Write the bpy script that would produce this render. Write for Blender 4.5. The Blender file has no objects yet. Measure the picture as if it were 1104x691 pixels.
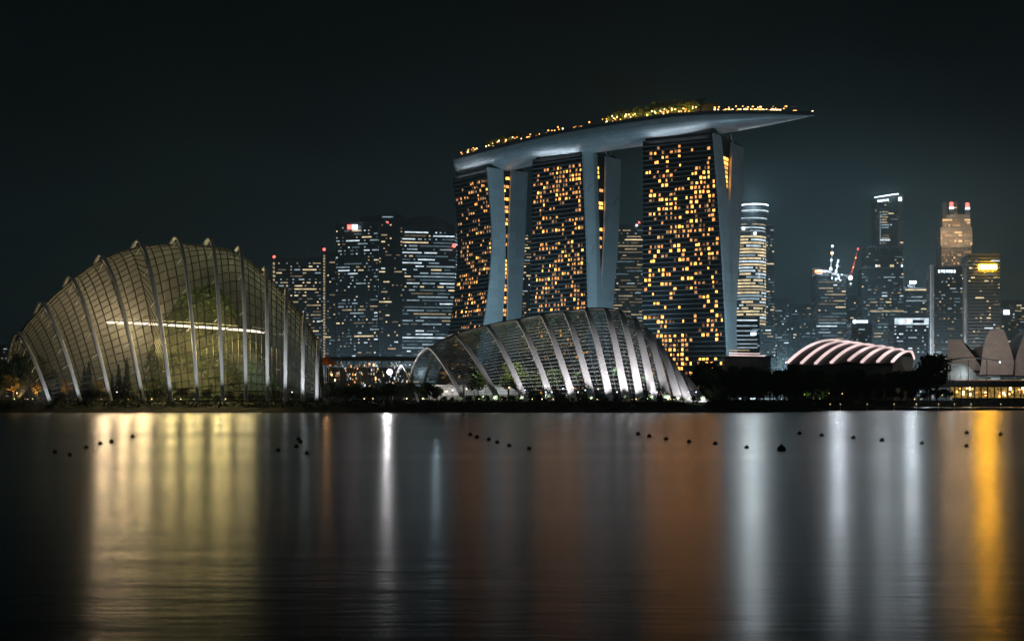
import bpy, bmesh, math, random
from mathutils import Vector, Matrix

R = random.Random(7)
sc = bpy.context.scene
C = sc.collection
rad = math.radians

# ------------------------------------------------------------------ camera
F = 1440.0          # focal length in photo pixels (photo 1104 px wide)
HZ = 431.0          # photo row of the horizon
EYE = 4.0
cam = bpy.data.cameras.new("camera")
cam.sensor_width = 36.0
cam.lens = 36.0 * F / 1104.0
cam.shift_y = (HZ - 345.5) / 1104.0
cam.clip_start = 0.5
cam.clip_end = 30000
camo = bpy.data.objects.new("camera", cam)
camo.location = (0, 0, EYE)
camo.rotation_euler = (rad(90), 0, 0)
C.objects.link(camo)
sc.camera = camo

# ------------------------------------------------------------------ world, moon
SUN_EL, SUN_ROT = 24.0, 140.0
W = bpy.data.worlds.new("World")
sc.world = W
W.use_nodes = True
nt = W.node_tree
nt.nodes.clear()
wo = nt.nodes.new("ShaderNodeOutputWorld")
sky = nt.nodes.new("ShaderNodeTexSky")
sky.sky_type = 'NISHITA'
sky.sun_disc = False
sky.sun_elevation = rad(SUN_EL)
sky.sun_rotation = rad(SUN_ROT)
bg1 = nt.nodes.new("ShaderNodeBackground")
bg1.inputs[1].default_value = 0.0001
nt.links.new(sky.outputs[0], bg1.inputs[0])
# city glow in the night sky
tc = nt.nodes.new("ShaderNodeTexCoord")
sp = nt.nodes.new("ShaderNodeSeparateXYZ")
nt.links.new(tc.outputs["Generated"], sp.inputs[0])
ramp = nt.nodes.new("ShaderNodeValToRGB")
nt.links.new(sp.outputs[2], ramp.inputs[0])
e = ramp.color_ramp.elements
e[0].position = 0.0; e[0].color = (0.0055, 0.0135, 0.0165, 1)
e[1].position = 0.36; e[1].color = (0.0003, 0.0011, 0.0012, 1)
x_ = e.new(0.10); x_.color = (0.0036, 0.0085, 0.0102, 1)
x_ = e.new(0.20); x_.color = (0.0012, 0.0034, 0.0039, 1)
# more glow over the business district
dt = nt.nodes.new("ShaderNodeVectorMath"); dt.operation = 'DOT_PRODUCT'
nt.links.new(tc.outputs["Generated"], dt.inputs[0])
dt.inputs[1].default_value = Vector((0.215, 0.97, 0.07)).normalized()
mr = nt.nodes.new("ShaderNodeMapRange")
mr.inputs[1].default_value = 0.978; mr.inputs[2].default_value = 1.0
mr.inputs[3].default_value = 0.82; mr.inputs[4].default_value = 2.4
mr.interpolation_type = 'SMOOTHSTEP'
nt.links.new(dt.outputs["Value"], mr.inputs[0])
nz = nt.nodes.new("ShaderNodeTexNoise"); nz.inputs["Scale"].default_value = 5.0; nz.inputs["Detail"].default_value = 4.0
mp = nt.nodes.new("ShaderNodeMapping"); mp.inputs["Scale"].default_value = (1, 1, 4)
nt.links.new(tc.outputs["Generated"], mp.inputs[0]); nt.links.new(mp.outputs[0], nz.inputs["Vector"])
mr2 = nt.nodes.new("ShaderNodeMapRange")
mr2.inputs[1].default_value = 0.3; mr2.inputs[2].default_value = 0.7
mr2.inputs[3].default_value = 0.68; mr2.inputs[4].default_value = 1.32
nt.links.new(nz.outputs[0], mr2.inputs[0])
mm = nt.nodes.new("ShaderNodeMath"); mm.operation = 'MULTIPLY'
nt.links.new(mr.outputs[0], mm.inputs[0]); nt.links.new(mr2.outputs[0], mm.inputs[1])
bg2 = nt.nodes.new("ShaderNodeBackground")
nt.links.new(ramp.outputs[0], bg2.inputs[0]); nt.links.new(mm.outputs[0], bg2.inputs[1])
ad = nt.nodes.new("ShaderNodeAddShader")
nt.links.new(bg1.outputs[0], ad.inputs[0]); nt.links.new(bg2.outputs[0], ad.inputs[1])
nt.links.new(ad.outputs[0], wo.inputs[0])

moon = bpy.data.lights.new("moon", 'SUN')
moon.energy = 0.05
moon.angle = rad(0.5)
moon.color = (0.86, 0.94, 1.0)
mo = bpy.data.objects.new("moon", moon)
d_ = Vector((math.sin(rad(SUN_ROT)) * math.cos(rad(SUN_EL)), math.cos(rad(SUN_ROT)) * math.cos(rad(SUN_EL)), math.sin(rad(SUN_EL))))
mo.rotation_euler = d_.to_track_quat('Z', 'Y').to_euler()
mo.location = (0, 0, 300)
C.objects.link(mo)

vs = sc.view_settings
sc.display_settings.display_device = 'sRGB'
vs.view_transform = 'Standard'; vs.look = 'None'; vs.gamma = 1; vs.exposure = 0.0
vs.use_curve_mapping = False
sc.render.engine = 'CYCLES'
cy = sc.cycles
cy.use_denoising = True
try:
    cy.denoiser = 'OPENIMAGEDENOISE'
except Exception:
    pass
cy.max_bounces = 8; cy.diffuse_bounces = 2; cy.glossy_bounces = 3; cy.transparent_max_bounces = 24
cy.transmission_bounces = 4; cy.volume_bounces = 0
cy.caustics_reflective = False; cy.caustics_refractive = False
cy.sample_clamp_indirect = 3.0
cy.use_light_tree = True
cy.volume_step_rate = 4.0
HAZE = 0.00021
CITY = 34000.0
sc.render.film_transparent = False


# ------------------------------------------------------------------ helpers
def at(px, py, D):
    return Vector(((px - 552.0) / F * D, D, EYE + (HZ - py) / F * D))


def xw(px, D):
    return (px - 552.0) / F * D


def zh(py, D):
    return EYE + (HZ - py) / F * D


def tag(o, label=None, cat=None, group=None, kind=None):
    if label: o["label"] = label
    if cat: o["category"] = cat
    if group: o["group"] = group
    if kind: o["kind"] = kind
    return o


def empty(name, loc=(0, 0, 0), rz=0.0):
    o = bpy.data.objects.new(name, None)
    o.location = loc
    o.rotation_euler = (0, 0, rz)
    o.empty_display_size = 1
    C.objects.link(o)
    return o


def link(name, mesh, parent=None, loc=None):
    o = bpy.data.objects.new(name, mesh)
    if parent: o.parent = parent
    if loc is not None: o.location = loc
    C.objects.link(o)
    return o


def copy_tree(o, parent=None):
    c = o.copy()
    C.objects.link(c)
    if parent: c.parent = parent
    for ch in list(o.children):
        copy_tree(ch, c)
    return c


ORD = ["first", "second", "third", "fourth", "fifth", "sixth", "seventh", "eighth", "ninth", "tenth", "eleventh",
       "twelfth", "thirteenth", "fourteenth", "fifteenth", "sixteenth", "seventeenth", "eighteenth", "nineteenth",
       "twentieth", "twenty-first", "twenty-second", "twenty-third", "twenty-fourth", "twenty-fifth", "twenty-sixth",
       "twenty-seventh", "twenty-eighth", "twenty-ninth", "thirtieth", "thirty-first", "thirty-second", "thirty-third",
       "thirty-fourth", "thirty-fifth", "thirty-sixth", "thirty-seventh", "thirty-eighth", "thirty-ninth", "fortieth"]


class MB:
    """collects faces and builds one mesh"""
    def __init__(s):
        s.v = []; s.f = []

    def quad(s, a, b, c, d):
        n = len(s.v)
        s.v += [tuple(a), tuple(b), tuple(c), tuple(d)]
        s.f.append((n, n + 1, n + 2, n + 3))

    def poly(s, pts):
        n = len(s.v)
        s.v += [tuple(p) for p in pts]
        s.f.append(tuple(range(n, n + len(pts))))

    def hexa(s, lo, hi):
        """solid between two loops of equal length"""
        n = len(s.v); k = len(lo)
        s.v += [tuple(p) for p in lo] + [tuple(p) for p in hi]
        s.f.append(tuple(range(n + k - 1, n - 1, -1)))
        s.f.append(tuple(range(n + k, n + 2 * k)))
        for i in range(k):
            j = (i + 1) % k
            s.f.append((n + i, n + j, n + k + j, n + k + i))

    def box(s, c, size, rz=0.0):
        cx, cy_, cz = c; a, b, h = size[0] / 2, size[1] / 2, size[2] / 2
        ca, sa = math.cos(rz), math.sin(rz)
        pts = [(cx + x * ca - y * sa, cy_ + x * sa + y * ca) for x, y in ((-a, -b), (a, -b), (a, b), (-a, b))]
        s.hexa([(x, y, cz - h) for x, y in pts], [(x, y, cz + h) for x, y in pts])

    def bar(s, p, q, w, n=4, w2=None):
        p = Vector(p); q = Vector(q); t = q - p
        if t.length < 1e-6: return
        t.normalize()
        up = Vector((0, 0, 1)) if abs(t.z) < 0.95 else Vector((1, 0, 0))
        a = t.cross(up).normalized(); b = a.cross(t)
        w2 = w if w2 is None else w2
        lo = []; hi = []
        for i in range(n):
            an = 2 * math.pi * (i + 0.5) / n
            k = a * math.cos(an) + b * math.sin(an)
            lo.append(p + k * w * 0.7); hi.append(q + k * w2 * 0.7)
        s.hexa(lo, hi)

    def sweep(s, pts, frames, sec, closed=True):
        """sec: list of (a,b) in the (side,out) frame; frames: (side,out) per point"""
        n0 = len(s.v); k = len(sec)
        for p, (sd, ou) in zip(pts, frames):
            for a, b in sec:
                s.v.append(tuple(p + sd * a + ou * b))
        for i in range(len(pts) - 1):
            for j in range(k if closed else k - 1):
                jj = (j + 1) % k
                s.f.append((n0 + i * k + j, n0 + i * k + jj, n0 + (i + 1) * k + jj, n0 + (i + 1) * k + j))
        if closed:
            s.f.append(tuple(range(n0 + k - 1, n0 - 1, -1)))
            e0 = n0 + (len(pts) - 1) * k
            s.f.append(tuple(range(e0, e0 + k)))

    def ball(s, c, r, seg=8, ring=5, sz=1.0):
        n0 = len(s.v); cx, cy_, cz = c
        for i in range(ring + 1):
            th = math.pi * i / ring
            for j in range(seg):
                ph = 2 * math.pi * j / seg
                s.v.append((cx + r * math.sin(th) * math.cos(ph), cy_ + r * math.sin(th) * math.sin(ph), cz + r * sz * math.cos(th)))
        for i in range(ring):
            for j in range(seg):
                jj = (j + 1) % seg
                s.f.append((n0 + i * seg + j, n0 + (i + 1) * seg + j, n0 + (i + 1) * seg + jj, n0 + i * seg + jj))

    def grid(s, fn, nu, nv):
        n0 = len(s.v)
        for i in range(nu + 1):
            for j in range(nv + 1):
                s.v.append(tuple(fn(i / nu, j / nv)))
        for i in range(nu):
            for j in range(nv):
                a = n0 + i * (nv + 1) + j
                s.f.append((a, a + 1, a + nv + 2, a + nv + 1))

    def mesh(s, name, m=None, smooth=False):
        me = bpy.data.meshes.new(name)
        me.from_pydata(s.v, [], s.f)
        if m: me.materials.append(m)
        if smooth:
            me.polygons.foreach_set("use_smooth", [True] * len(me.polygons))
        me.update()
        return me

    def build(s, name, m=None, parent=None, smooth=False):
        return link(name, s.mesh(name, m, smooth), parent)


def newmat(name):
    m = bpy.data.materials.new(name)
    m.use_nodes = True
    return m, m.node_tree, m.node_tree.nodes["Principled BSDF"]


def mat(name, col, rough=0.7, metal=0.0, var=0.25, scale=0.3, stretch=(1, 1, 1), spec=0.4, bump=0.0):
    m, t, b = newmat(name)
    b.inputs["Roughness"].default_value = rough
    b.inputs["Metallic"].default_value = metal
    b.inputs["Specular IOR Level"].default_value = spec
    g = t.nodes.new("ShaderNodeNewGeometry")
    mpn = t.nodes.new("ShaderNodeMapping"); mpn.inputs["Scale"].default_value = stretch
    t.links.new(g.outputs["Position"], mpn.inputs[0])
    n = t.nodes.new("ShaderNodeTexNoise"); n.inputs["Scale"].default_value = scale; n.inputs["Detail"].default_value = 5
    t.links.new(mpn.outputs[0], n.inputs["Vector"])
    r = t.nodes.new("ShaderNodeValToRGB")
    r.color_ramp.elements[0].position = 0.3; r.color_ramp.elements[1].position = 0.7
    r.color_ramp.elements[0].color = tuple(c * (1 - var) for c in col) + (1,)
    r.color_ramp.elements[1].color = tuple(min(1, c * (1 + var)) for c in col) + (1,)
    t.links.new(n.outputs[0], r.inputs[0]); t.links.new(r.outputs[0], b.inputs["Base Color"])
    if bump:
        bp = t.nodes.new("ShaderNodeBump"); bp.inputs["Strength"].default_value = bump
        t.links.new(n.outputs[0], bp.inputs["Height"]); t.links.new(bp.outputs[0], b.inputs["Normal"])
    return m


def panels(m, w, h, dark=0.72):
    t = m.node_tree; b = t.nodes["Principled BSDF"]
    src = b.inputs["Base Color"].links[0].from_socket
    g = t.nodes.new("ShaderNodeNewGeometry"); sx = t.nodes.new("ShaderNodeSeparateXYZ"); t.links.new(g.outputs["Position"], sx.inputs[0])
    a = t.nodes.new("ShaderNodeMath"); a.operation = 'MULTIPLY_ADD'; a.inputs[1].default_value = 0.8
    a2 = t.nodes.new("ShaderNodeMath"); a2.operation = 'MULTIPLY'; a2.inputs[1].default_value = -0.6
    t.links.new(sx.outputs[1], a2.inputs[0]); t.links.new(sx.outputs[0], a.inputs[0]); t.links.new(a2.outputs[0], a.inputs[2])
    cx = t.nodes.new("ShaderNodeCombineXYZ"); t.links.new(a.outputs[0], cx.inputs[0]); t.links.new(sx.outputs[2], cx.inputs[1])
    br = t.nodes.new("ShaderNodeTexBrick"); t.links.new(cx.outputs[0], br.inputs["Vector"])
    br.inputs["Color1"].default_value = (1, 1, 1, 1); br.inputs["Color2"].default_value = (.86, .86, .86, 1); br.inputs["Mortar"].default_value = (dark,) * 3 + (1,)
    br.inputs["Scale"].default_value = 1.0; br.inputs["Brick Width"].default_value = w; br.inputs["Row Height"].default_value = h
    br.inputs["Mortar Size"].default_value = 0.12; br.inputs["Mortar Smooth"].default_value = 0.3
    mx = t.nodes.new("ShaderNodeMix"); mx.data_type = 'RGBA'; mx.blend_type = 'MULTIPLY'; mx.inputs[0].default_value = 1.0
    t.links.new(src, mx.inputs[6]); t.links.new(br.outputs["Color"], mx.inputs[7]); t.links.new(mx.outputs[2], b.inputs["Base Color"])


def emit(name, col, strength, var=0.0, scale=0.4, sampling='FRONT'):
    m, t, b = newmat(name)
    b.inputs["Base Color"].default_value = (0.02, 0.02, 0.02, 1)
    b.inputs["Roughness"].default_value = 0.3
    b.inputs["Emission Color"].default_value = tuple(col) + (1,)
    b.inputs["Emission Strength"].default_value = strength
    if var:
        g = t.nodes.new("ShaderNodeNewGeometry")
        n = t.nodes.new("ShaderNodeTexNoise"); n.inputs["Scale"].default_value = scale; n.inputs["Detail"].default_value = 2
        t.links.new(g.outputs["Position"], n.inputs["Vector"])
        q = t.nodes.new("ShaderNodeMapRange")
        q.inputs[1].default_value = 0.3; q.inputs[2].default_value = 0.7
        q.inputs[3].default_value = strength * (1 - var); q.inputs[4].default_value = strength * (1 + var)
        t.links.new(n.outputs[0], q.inputs[0]); t.links.new(q.outputs[0], b.inputs["Emission Strength"])
    m.cycles.emission_sampling = sampling
    return m


def lamp(kind, loc, power, col=(1, 1, 1), radius=0.5, aim=None, angle=60, blend=0.6, size=None, name="floodlight"):
    l = bpy.data.lights.new(name, kind)
    l.energy = power; l.color = col
    if kind in ('POINT', 'SPOT'): l.shadow_soft_size = radius
    if kind == 'SPOT':
        l.spot_size = rad(angle); l.spot_blend = blend
    if kind == 'AREA':
        l.shape = 'RECTANGLE'; l.size, l.size_y = size
    o = bpy.data.objects.new(name, l)
    o.location = loc
    if aim is not None:
        o.rotation_euler = (Vector(aim) - Vector(loc)).to_track_quat('-Z', 'Y').to_euler()
    C.objects.link(o)
    return o


# ------------------------------------------------------------------ materials
M = {}
M['soil'] = mat('dark_soil', (0.030, 0.036, 0.026), 0.95, scale=0.2)
M['bank'] = mat('wet_stone_bank', (0.028, 0.032, 0.028), 0.9, scale=0.8, bump=0.6)
M['paving'] = mat('paving', (0.16, 0.155, 0.15), 0.85)
M['glassdark'] = mat('dark_facade_glass', (0.012, 0.018, 0.023), 0.22, scale=0.05, spec=0.5)
M['hotelglass'] = mat('hotel_dark_glass', (0.014, 0.015, 0.017), 0.3, scale=0.05)
M['slab'] = mat('concrete_floor_edge', (0.10, 0.105, 0.11), 0.8)
M['slabdark'] = mat('dark_floor_edge', (0.045, 0.055, 0.062), 0.7)
M['balcony'] = mat('grey_balcony_edge', (0.17, 0.18, 0.185), 0.7)
M['concrete'] = mat('pale_concrete', (0.34, 0.34, 0.35), 0.85, scale=0.06)
M['fin'] = mat('pale_cladding', (0.52, 0.55, 0.58), 0.6, var=0.07, scale=0.05, stretch=(1, 1, 0.3))
M['hull'] = mat('grey_metal_cladding', (0.44, 0.47, 0.50), 0.45, var=0.10, scale=0.08, metal=0.2)
M['rim'] = mat('dark_rim', (0.05, 0.055, 0.06), 0.6)
M['rib'] = mat('white_painted_steel', (0.72, 0.72, 0.73), 0.45, var=0.08, scale=0.1)
M['mullion'] = mat('dark_mullion', (0.035, 0.034, 0.032), 0.5)
M['mullionpale'] = mat('pale_mullion', (0.24, 0.25, 0.26), 0.5)
M['post'] = mat('grey_post', (0.10, 0.10, 0.11), 0.6)
M['bark'] = mat('bark', (0.07, 0.05, 0.035), 0.95, scale=2)
M['leaf'] = mat('dark_leaves', (0.035, 0.055, 0.025), 0.8, var=0.5, scale=0.5)
M['leafgreen'] = mat('green_leaves', (0.062, 0.095, 0.026), 0.75, var=0.5, scale=0.5)
M['leafgold'] = mat('uplit_gold_leaves', (0.20, 0.13, 0.03), 0.8, var=0.4, scale=0.8)  # gold of the warm uplights is put into the leaf colour
M['rock'] = mat('dark_rock', (0.09, 0.10, 0.07), 0.95, var=0.5, scale=0.3, bump=0.6)
M['rockdark'] = mat('darker_rock', (0.040, 0.040, 0.026), 0.95, var=0.6, scale=0.3, bump=0.6)  # darker copy of the rock so the mountain stands out
M['leafdeep'] = mat('deep_green_leaves', (0.036, 0.060, 0.012), 0.7, var=0.8, scale=0.22)
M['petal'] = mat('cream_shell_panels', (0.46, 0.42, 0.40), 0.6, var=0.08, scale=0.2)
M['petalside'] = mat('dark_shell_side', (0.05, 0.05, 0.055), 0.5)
M['roofdark'] = mat('dark_metal_roof', (0.045, 0.042, 0.045), 0.55)
M['rubber'] = mat('black_plastic', (0.012, 0.012, 0.014), 0.5)
M['canopyred'] = mat('orange_canopy', (0.55, 0.14, 0.04), 0.7)
M['steelred'] = mat('red_steel', (0.5, 0.07, 0.04), 0.5)
M['white'] = mat('white_wall', (0.7, 0.7, 0.7), 0.7, var=0.1)

panels(M['fin'], 4.5, 6.1); panels(M['hull'], 5.0, 2.4, .6); panels(M['petal'], 3.0, 2.0, .75); panels(M['concrete'], 5, 7, .7)
M['win_hot'] = [emit('warm_room_light_%s' % n, c, s, 0.55, 0.9) for n, c, s in (
    ('bright', (1.0, 0.38, 0.065), 4.8), ('medium', (1.0, 0.42, 0.12), 1.5), ('soft', (1.0, 0.50, 0.22), 0.55), ('dim', (1.0, 0.44, 0.22), 0.2))]
M['win_cool'] = [emit('cool_office_light_%s' % n, c, s, 0.4, 0.15) for n, c, s in (
    ('bright', (0.74, 0.90, 1.0), 1.2), ('medium', (0.66, 0.88, 1.0), 0.48), ('dim', (0.55, 0.84, 1.0), 0.16))]
M['win_warm'] = [emit('warm_office_light_%s' % n, c, s, 0.4, 0.15) for n, c, s in (
    ('bright', (1.0, 0.78, 0.44), 1.1), ('medium', (1.0, 0.76, 0.43), 0.46), ('dim', (1.0, 0.70, 0.40), 0.17))]
M['win_gold'] = [emit('golden_floodlight_glow_%s' % n, c, s, 0.3, 0.1) for n, c, s in (  # window glow strengthened to stand in for floodlight on the gold tower
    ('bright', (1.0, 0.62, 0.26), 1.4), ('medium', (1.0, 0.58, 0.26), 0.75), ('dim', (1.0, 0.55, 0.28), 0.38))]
M['e_white'] = emit('white_light', (0.76, 0.91, 1.0), 5.5)
M['e_cool'] = emit('cool_light', (0.6, 0.85, 1.0), 3)
M['e_red'] = emit('red_beacon', (1.0, 0.10, 0.08), 5)
M['e_pink'] = emit('pink_white_tube', (1.0, 0.74, 0.72), 1.15, 0.35, 0.05)
M['e_strip'] = emit('warm_white_strip', (1.0, 0.84, 0.66), 2.6)
M['e_yellow'] = emit('yellow_sign', (1.0, 0.44, 0.015), 150)
M['e_warm'] = emit('warm_lamp', (1.0, 0.66, 0.30), 6)
M['e_orange'] = emit('orange_lamp', (1.0, 0.42, 0.12), 4)
M['e_star'] = emit('stadium_white', (1.0, 0.97, 0.98), 6)
M['e_green'] = emit('green_lamp', (0.75, 1.0, 0.45), 3)
M['e_gallery'] = emit('gallery_glow', (1.0, 0.58, 0.14), 0.30, 0.95, 0.8)
M['e_hall'] = emit('white_hall_glow', (1.0, 0.95, 0.92), 0.55, 0.5, 0.25)
M['e_sign'] = emit('bluish_sign', (0.75, 0.92, 1.0), 2.2)


def glass(name, trans, haze, tint=(0.9, 0.95, 0.95), gloss=0.06):
    m = bpy.data.materials.new(name); m.use_nodes = True
    t = m.node_tree; t.nodes.clear()
    o = t.nodes.new("ShaderNodeOutputMaterial")
    tr = t.nodes.new("ShaderNodeBsdfTransparent"); tr.inputs[0].default_value = tuple(tint) + (1,)
    df = t.nodes.new("ShaderNodeBsdfTranslucent"); df.inputs[0].default_value = (0.75, 0.78, 0.76, 1)
    d2 = t.nodes.new("ShaderNodeBsdfDiffuse"); d2.inputs[0].default_value = (0.55, 0.58, 0.57, 1)
    gl = t.nodes.new("ShaderNodeBsdfGlossy"); gl.inputs["Roughness"].default_value = 0.12
    mx0 = t.nodes.new("ShaderNodeMixShader"); mx0.inputs[0].default_value = 0.45
    t.links.new(df.outputs[0], mx0.inputs[1]); t.links.new(d2.outputs[0], mx0.inputs[2])
    mx = t.nodes.new("ShaderNodeMixShader"); mx.inputs[0].default_value = haze
    t.links.new(tr.outputs[0], mx.inputs[1]); t.links.new(mx0.outputs[0], mx.inputs[2])
    mx2 = t.nodes.new("ShaderNodeMixShader"); mx2.inputs[0].default_value = gloss
    t.links.new(mx.outputs[0], mx2.inputs[1]); t.links.new(gl.outputs[0], mx2.inputs[2])
    t.links.new(mx2.outputs[0], o.inputs[0])
    return m


M['glass_tall'] = glass('hazy_dome_glass', 0.8, 0.022, (.80, .81, .80), gloss=0.05)
M['glass_low'] = glass('low_dome_glass', 0.8, 0.03, (.58, .64, .66), gloss=0.03)
M['glass_back'] = glass('glow_catching_rear_glass', 0.8, 0.23, (.26, .27, .27), gloss=0.0)  # rear half made matte to catch the glow inside the tall dome
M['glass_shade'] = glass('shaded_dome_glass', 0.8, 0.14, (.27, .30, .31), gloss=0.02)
M['glass_canopy'] = glass('canopy_glass', 0.5, 0.75, gloss=0.1)

# ------------------------------------------------------------------ ground and water
wm, wt, wb = newmat('rippled_water')
wt.nodes.remove(wb)
wout = wt.nodes["Material Output"]
wd = wt.nodes.new("ShaderNodeBsdfDiffuse"); wd.inputs[0].default_value = (0.004, 0.008, 0.010, 1)
wg = wt.nodes.new("ShaderNodeBsdfAnisotropic"); wg.inputs["Color"].default_value = (0.97, 0.98, 1.0, 1)
wg.inputs["Anisotropy"].default_value = 0.12
tg_ = wt.nodes.new("ShaderNodeCombineXYZ"); tg_.inputs[0].default_value = 1.0
wt.links.new(tg_.outputs[0], wg.inputs["Tangent"])
wf = wt.nodes.new("ShaderNodeFresnel"); wf.inputs[0].default_value = 2.0
wx = wt.nodes.new("ShaderNodeMixShader")
wmx = wt.nodes.new('ShaderNodeMapRange'); wmx.inputs[1].default_value = 0.33; wmx.inputs[2].default_value = 0.80; wmx.inputs[3].default_value = 0.07; wmx.inputs[4].default_value = 0.97
wt.links.new(wf.outputs[0], wmx.inputs[0]); wt.links.new(wmx.outputs[0], wx.inputs[0]); wt.links.new(wd.outputs[0], wx.inputs[1]); wt.links.new(wg.outputs[0], wx.inputs[2])
wt.links.new(wx.outputs[0], wout.inputs[0])
g_ = wt.nodes.new("ShaderNodeNewGeometry")
g_ = wt.nodes.new("ShaderNodeNewGeometry")
def ripple(scale, sx, sy, det):
    q = wt.nodes.new("ShaderNodeMapping"); q.inputs["Scale"].default_value = (sx, sy, 1)
    wt.links.new(g_.outputs["Position"], q.inputs[0])
    n = wt.nodes.new("ShaderNodeTexNoise"); n.inputs["Scale"].default_value = scale; n.inputs["Detail"].default_value = det
    wt.links.new(q.outputs[0], n.inputs["Vector"])
    return n
n1 = ripple(1.0, 0.10, 0.55, 4); n2 = ripple(1.0, 0.7, 2.6, 3); n3 = ripple(1.0, 0.012, 0.045, 3)
b1 = wt.nodes.new("ShaderNodeBump"); b1.inputs["Strength"].default_value = 1.0; b1.inputs["Distance"].default_value = 0.034
wt.links.new(n1.outputs[0], b1.inputs["Height"])
b2 = wt.nodes.new("ShaderNodeBump"); b2.inputs["Strength"].default_value = 1.0; b2.inputs["Distance"].default_value = 0.011
wt.links.new(n2.outputs[0], b2.inputs["Height"]); wt.links.new(b1.outputs[0], b2.inputs["Normal"])
wt.links.new(b2.outputs[0], wg.inputs["Normal"])
rr = wt.nodes.new("ShaderNodeMapRange")
rr.inputs[1].default_value = 0.35; rr.inputs[2].default_value = 0.65; rr.inputs[3].default_value = 0.215; rr.inputs[4].default_value = 0.25
wt.links.new(n3.outputs[0], rr.inputs[0]); wt.links.new(rr.outputs[0], wg.inputs["Roughness"])

mb = MB()
mb.quad((-3000, -300, 0), (3000, -300, 0), (3000, 1000, 0), (-3000, 1000, 0))
tag(mb.build('water', wm), kind='structure')

# shoreline: list of (x, y) of the water edge; receding to the right
shore = [(-3000, 428), (-400, 424), (-200, 421), (-150, 424), (-90, 422), (-20, 425), (20, 423), (60, 425), (84, 430), (100, 445),
         (125, 520), (165, 640), (215, 735), (330, 790), (600, 820), (3000, 900)]
mb = MB()
fine = []
for (x0, y0), (x1, y1) in zip(shore, shore[1:]):
    n = max(1, min(60, int(abs(x1 - x0) / 4)))
    for k in range(n):
        f = k / n
        fine.append((x0 + (x1 - x0) * f, y0 + (y1 - y0) * f + R.uniform(-0.5, 0.5)))
fine.append(shore[-1])
prof = [(0, -1.5), (1.6, 0.25), (4.0, 1.3), (7.5, 2.4), (11, 3.1), (15, 3.5)]
rows = []
for x, y in fine:
    rows.append([(x + (R.uniform(-.3, .3) if abs(x) < 2900 else 0), y + a, z + (R.uniform(-.18, .18) if 0 < z < 3.4 else 0)) for a, z in prof] + [(x * 1.0, 4500, 3.5)])
for r0, r1 in zip(rows, rows[1:]):
    for k in range(len(prof)):
        mb.quad(r0[k], r1[k], r1[k + 1], r0[k + 1])
tag(mb.build('ground', M['bank']), kind='structure')
GZ = 3.5

# ------------------------------------------------------------------ windows on a facade
def put_windows(parent, rects, mats, name='window', single=100, small_name='far_windows'):
    """rects: list of (quad points, material index); the largest become parts of their own"""
    def area(q):
        return (Vector(q[1]) - Vector(q[0])).length * (Vector(q[3]) - Vector(q[0])).length
    order = sorted(range(len(rects)), key=lambda i: -area(rects[i][0][0]))
    rest = {}
    for rank, i in enumerate(order):
        quads, k = rects[i]
        if rank < single:
            b = MB()
            for q in quads: b.quad(*q)
            b.build(name, mats[k], parent)
        else:
            rest.setdefault(k, MB())
            for q in quads: rest[k].quad(*q)
    if rest:
        # one object, several materials
        allb = MB(); mi = []
        for k, b in rest.items():
            n = len(allb.v)
            allb.v += b.v
            allb.f += [tuple(a + n for a in f) for f in b.f]
            mi += [k] * len(b.f)
        o = allb.build(name, None, parent)
        for m in mats: o.data.materials.append(m)
        o.data.polygons.foreach_set("material_index", mi)
        o["kind"] = "stuff"


# ------------------------------------------------------------------ hotel towers
def interp(tab, z):
    """tab: rows (z, values...) descending z; smooth-ish interpolation"""
    tab = sorted(tab)
    if z <= tab[0][0]: return tab[0][1:]
    if z >= tab[-1][0]: return tab[-1][1:]
    for i in range(len(tab) - 1):
        if tab[i][0] <= z <= tab[i + 1][0]:
            p1, p2 = tab[i], tab[i + 1]
            p0 = tab[i - 1] if i else p1
            p3 = tab[i + 2] if i + 2 < len(tab) else p2
            f = (z - p1[0]) / (p2[0] - p1[0])
            out = []
            for k in range(1, len(p1)):
                m1 = (p2[k] - p0[k]) / (p2[0] - p0[0]) * (p2[0] - p1[0])
                m2 = (p3[k] - p1[k]) / (p3[0] - p1[0]) * (p2[0] - p1[0])
                h00 = 2 * f**3 - 3 * f**2 + 1; h10 = f**3 - 2 * f**2 + f; h01 = -2 * f**3 + 3 * f**2; h11 = f**3 - f**2
                out.append(h00 * p1[k] + h10 * m1 + h01 * p2[k] + h11 * m2)
            return tuple(out)


TOPZ = 173.0


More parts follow.
